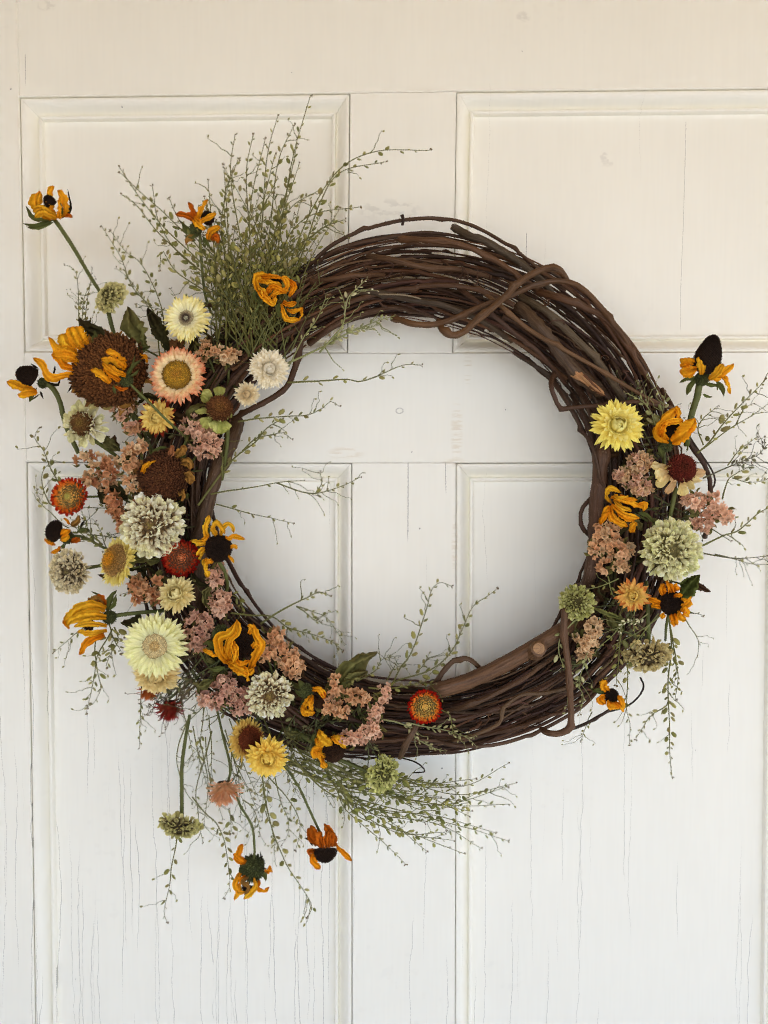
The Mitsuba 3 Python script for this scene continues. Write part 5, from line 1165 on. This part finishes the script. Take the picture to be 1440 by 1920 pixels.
S('slim sprig curving up beside the wispy one', [(725, 1276), (737, 1255), (745, 1238)], 78, 66, 2.4, 3, 8, .2)
S('pale sprig lying over the lower vines below the round red strawflower', [(719, 1349), (766, 1361), (781, 1383), (810, 1400), (834, 1408)], 86, 86, 3.2, 14, 11, .3, cols=[(150, 144, 96), (134, 130, 82), (168, 160, 112)], stemcol=(128, 128, 84))
S('pale pod sprig trailing along the lower vines beyond the round red strawflower', [(770, 1357), (828, 1367), (855, 1375), (875, 1383), (894, 1399)], 86, 86, 2.6, 16, 10, .2, cols=[(150, 144, 96), (134, 130, 82), (168, 160, 112)], stemcol=(128, 128, 84))
S('short pale sprig hanging beside the round red strawflower', [(828, 1330), (840, 1338), (847, 1352), (850, 1378)], 88, 86, 2.2, 8, 9, .2, cols=[(150, 144, 96), (134, 130, 82)])
S('leafy stalk behind the top of the round red strawflower', [(690, 1290), (740, 1290), (790, 1280), (815, 1284)], 84, 80, 3.0, 9, 12, .3)
PG = dict(cols=[(150, 148, 96), (134, 136, 84), (164, 160, 112)], stemcol=(130, 132, 84))
S('long pale green sprig lying along the upper inner edge', [(538, 682), (604, 651), (656, 623), (708, 602), (740, 592)], 76, 74, 4.0, 18, 12, .35, **PG)
S('pale forked sprig standing in front of the upper vines', [(600, 660), (622, 635), (644, 606), (646, 567), (635, 543)], 78, 84, 3.4, 5, 9, .5, **PG)
S('pale curved sprig with a whitish flower tip in front of the upper vines', [(646, 590), (652, 560), (670, 540), (689, 522)], 84, 88, 3.0, 6, 10, .4, cols=[(206, 196, 160), (180, 172, 128)], stemcol=(140, 138, 96))
S('pale thin sprig beside the bent vine at the upper inner edge', [(540, 690), (569, 633), (594, 599), (611, 559), (612, 552)], 80, 80, 2.6, 8, 11, .35, **PG)
S('short pale pod sprig under the forked one at the upper inner edge', [(618, 640), (650, 618), (690, 616), (712, 604)], 76, 74, 2.6, 10, 10, .3, **PG)
S('leafy upright sprig at the far outer edge above the round red strawflower', [(128, 925), (108, 903), (92, 872), (81, 844), (65, 822), (73, 802)], 62, 46, 2.6, 14, 14, .1)
S('round podded sprig hanging outside the round red strawflower', [(110, 950), (92, 942), (78, 905), (82, 880), (95, 868)], 58, 46, 2.2, 6, 14, .2)
S('hair thin sprig with one pod outside the round red strawflower', [(130, 990), (117, 983), (86, 953), (66, 935), (64, 928), (70, 920)], 56, 44, 2.0, 3, 11, .6)
S('leafy sprig between the dark coned sunflower and the rusty statice strip', [(190, 1018), (170, 1000), (155, 975)], 66, 60, 2.4, 8, 13, .1)
S('leafy sprig ending beside the dark coned sunflower', [(192, 1024), (165, 1010), (142, 990)], 66, 62, 2.6, 8, 13, .1)
S('thin upright sprig left of the yellow fuzzy disced strawflower', [(200, 1030), (190, 1000), (180, 978)], 62, 58, 2.0, 7, 9, .2)
S('short dark sprig pointing out under the folded orange sunflower', [(175, 1165), (144, 1186), (125, 1203), (100, 1224)], 62, 48, 2.2, 6, 11, .35)
S('dangling leafy sprig below the folded orange sunflower, the longer one', [(210, 1180), (203, 1194), (183, 1228), (178, 1258), (172, 1295), (162, 1335)], 64, 44, 2.6, 14, 13, .1)
S('dangling leafy sprig below the folded orange sunflower, the bent one', [(180, 1200), (178, 1225), (184, 1262), (189, 1290), (176, 1318), (165, 1325)], 60, 46, 2.2, 8, 13, .2)
S('dark leafy sprig beside the largest pale lemon strawflower', [(215, 1175), (222, 1200), (208, 1225), (198, 1250)], 68, 60, 2.6, 9, 14, .1)
S('leafy sprig hanging between the folded sunflower and the largest pale strawflower', [(205, 1170), (212, 1195), (228, 1222)], 68, 62, 2.4, 6, 15, .2)
S('thin straight sprig hanging below the rusty orange strawflower', [(265, 1280), (264, 1330), (262, 1380), (263, 1402)], 60, 50, 2.2, 7, 10, .3)
S('lowest hanging sprig, below the flattened olive zinnia', [(333, 1560), (328, 1595), (321, 1630), (318, 1658), (308, 1708), (313, 1727)], 48, 40, 2.4, 10, 13, .1)
S('thin looping stalk beside the long straight zinnia stalk', [(352, 1350), (334, 1400), (334, 1445), (352, 1490), (375, 1515)], 56, 50, 2.4, 4, 9, .5)
S('dangling sprig between the flattened zinnia and the hanging peach strawflower', [(361, 1494), (385, 1525), (406, 1544), (422, 1580), (428, 1625), (431, 1660), (421, 1682)], 52, 40, 2.4, 16, 12, .3)
S('long arched stalk behind the hanging peach strawflower', [(398, 1370), (385, 1420), (368, 1480), (371, 1520), (380, 1580)], 52, 46, 2.6, 3, 8, .5)
S('short sprig of round pods hanging under the peach strawflower', [(430, 1515), (432, 1535), (434, 1560)], 50, 46, 2.2, 4, 16, .3)
S('longest dangling sprig, below the bright yellow double strawflower', [(488, 1440), (492, 1460), (497, 1500), (511, 1555), (533, 1614), (555, 1648), (575, 1678), (585, 1700), (578, 1719)], 58, 40, 3.0, 20, 14, .08)
S('dangling sprig second from the longest one', [(503, 1455), (536, 1494), (558, 1528), (562, 1560), (555, 1592)], 54, 42, 2.4, 9, 14, .4)
S('thin zigzag sprig between the two longest dangling ones', [(514, 1455), (525, 1500), (541, 1539), (540, 1565), (530, 1582)], 54, 42, 2.2, 12, 10, .3)
S('curly thin sprig dangling beside the hanging peach strawflower', [(455, 1500), (475, 1515), (484, 1540), (486, 1566)], 52, 42, 2.0, 8, 9, .2, twigs=5)
S('hair thin sprig ending in crumbs below the bright yellow strawflower', [(498, 1520), (511, 1560), (515, 1600), (517, 1622)], 48, 40, 1.8, 6, 8, .3)
S('stout podded sprig at the outer edge reaching up past the black pointed cone', [(1307, 850), (1329, 830), (1354, 797), (1379, 769), (1404, 744), (1434, 714)], 68, 52, 3.2, 16, 15, .15)
S('bare straight sprig beside the stout podded one', [(1318, 842), (1354, 814), (1379, 797), (1412, 778), (1440, 757)], 64, 50, 2.4, 8, 8, .4)
S('little forked sprig rising from the bare straight one', [(1379, 797), (1390, 775), (1398, 763), (1412, 757)], 54, 50, 2.0, 6, 9, .3)
S('curly sprig between the stout stalk and the podded sprig', [(1318, 835), (1308, 806), (1318, 785), (1346, 761)], 66, 60, 2.6, 5, 9, .3, twigs=6)
S('dark tangled sprig with curled tips above the lower door panel', [(1318, 897), (1359, 878), (1401, 861), (1429, 847), (1434, 822)], 62, 46, 2.8, 14, 11, .4, twigs=9, cols=[(78, 76, 48), (94, 90, 58)], stemcol=(80, 76, 52))
S('thin curled sprig forking above the dark tangled one', [(1364, 873), (1384, 846), (1405, 830), (1420, 818)], 56, 46, 2.2, 10, 9, .3, twigs=5)
S('podded sprig with a fork over the panel edge at the picture edge', [(1354, 936), (1365, 900), (1384, 886), (1409, 872)], 62, 50, 2.6, 6, 16, .4)
S('thin dark budded sprig running out sideways from the podded fork', [(1373, 896), (1401, 904), (1420, 903), (1438, 900)], 54, 46, 2.0, 7, 10, .3)
S('sprig rising to the edge of the picture from the big green white zinnia', [(1317, 1023), (1355, 1005), (1385, 994), (1422, 962), (1445, 950)], 72, 54, 3.4, 9, 13, .4)
S('bare dark twig running straight out from the big green white zinnia, upper', [(1317, 1037), (1370, 1046), (1411, 1045), (1450, 1042)], 66, 50, 2.6, 5, 7, .4, stemcol=(84, 80, 50))
S('bare dark twig running straight out from the big green white zinnia, lower', [(1340, 1040), (1385, 1050), (1414, 1058), (1450, 1057)], 62, 50, 2.2, 5, 7, .4, stemcol=(84, 80, 50))
S('pale podded sprig over the vines above the closed orange sunflower', [(1230, 800), (1223, 778), (1207, 755), (1173, 736)], 84, 86, 2.8, 8, 14, .1, **PG)
S('short pale podded sprig beside the outer vines above the closed orange sunflower', [(1240, 800), (1243, 770), (1248, 736)], 84, 80, 2.6, 7, 14, .1, **PG)
S('longest hanging sprig of the smaller flower group', [(1253, 1140), (1259, 1212), (1253, 1271), (1253, 1315), (1255, 1358), (1256, 1399), (1259, 1455)], 84, 46, 3.2, 30, 13, .18)
S('hanging sprig close beside the longest one of the smaller flower group', [(1256, 1170), (1265, 1224), (1271, 1265), (1266, 1310)], 80, 52, 2.8, 16, 12, .2)
S('forked sprig swinging inward from the longest hanging one', [(1252, 1305), (1250, 1323), (1221, 1341), (1207, 1361), (1192, 1385)], 60, 48, 2.4, 12, 13, .1)
S('thin hanging sprig below the smallest orange sunflower', [(1172, 1200), (1177, 1271), (1175, 1329), (1182, 1358), (1180, 1396)], 82, 50, 2.4, 13, 11, .2)
S('green sprig running down to the smallest orange sunflower', [(1165, 1180), (1163, 1202), (1160, 1230), (1156, 1282)], 84, 80, 3.0, 9, 14, .2)
S('pale looping sprig over the binding vine', [(1090, 1155), (1072, 1169), (1049, 1201), (1052, 1236), (1072, 1274), (1093, 1303), (1087, 1338)], 84, 84, 2.6, 12, 14, .15, **PG)
S('short sprig with crumbs hanging under the wreath beside the binding vine', [(1110, 1335), (1102, 1352), (1096, 1370), (1089, 1390)], 62, 50, 1.8, 7, 9, .3)
S('pale podded sprig over the lower vines beneath the tan statice', [(1100, 1225), (1096, 1240), (1084, 1276), (1070, 1282)], 86, 86, 2.4, 8, 12, .1, **PG)
S('bare curved twig hanging out past the small dark eyed sunflower', [(1278, 1155), (1292, 1172), (1309, 1200), (1309, 1230)], 70, 56, 2.2, 1, 6, .6)
S('pale sprig with whitish crumbs under the golden strawflower', [(1215, 1150), (1195, 1165), (1170, 1168), (1160, 1190)], 86, 86, 2.2, 16, 8, .2, cols=[(206, 200, 160), (190, 184, 140)], stemcol=(128, 130, 84))
for i, q in enumerate([[(1250, 1145), (1205, 1180), (1150, 1210)], [(1235, 1150), (1195, 1200), (1180, 1215)], [(1190, 1140), (1188, 1170), (1192, 1200)], [(1160, 1085), (1130, 1098), (1100, 1105)], [(1140, 1080), (1145, 1105), (1155, 1125)], [(1170, 1160), (1150, 1190), (1120, 1215)]]):
    sprig('slim green stalk crossing the gap between the smaller group\'s lower flowers', q, 82, 84, 2.4, 3, 9, .4, 'stalks crossing the smaller flower group', True, seed=900 + i, twigs=1, stemcol=(122, 126, 74), name='crossing_stalk')
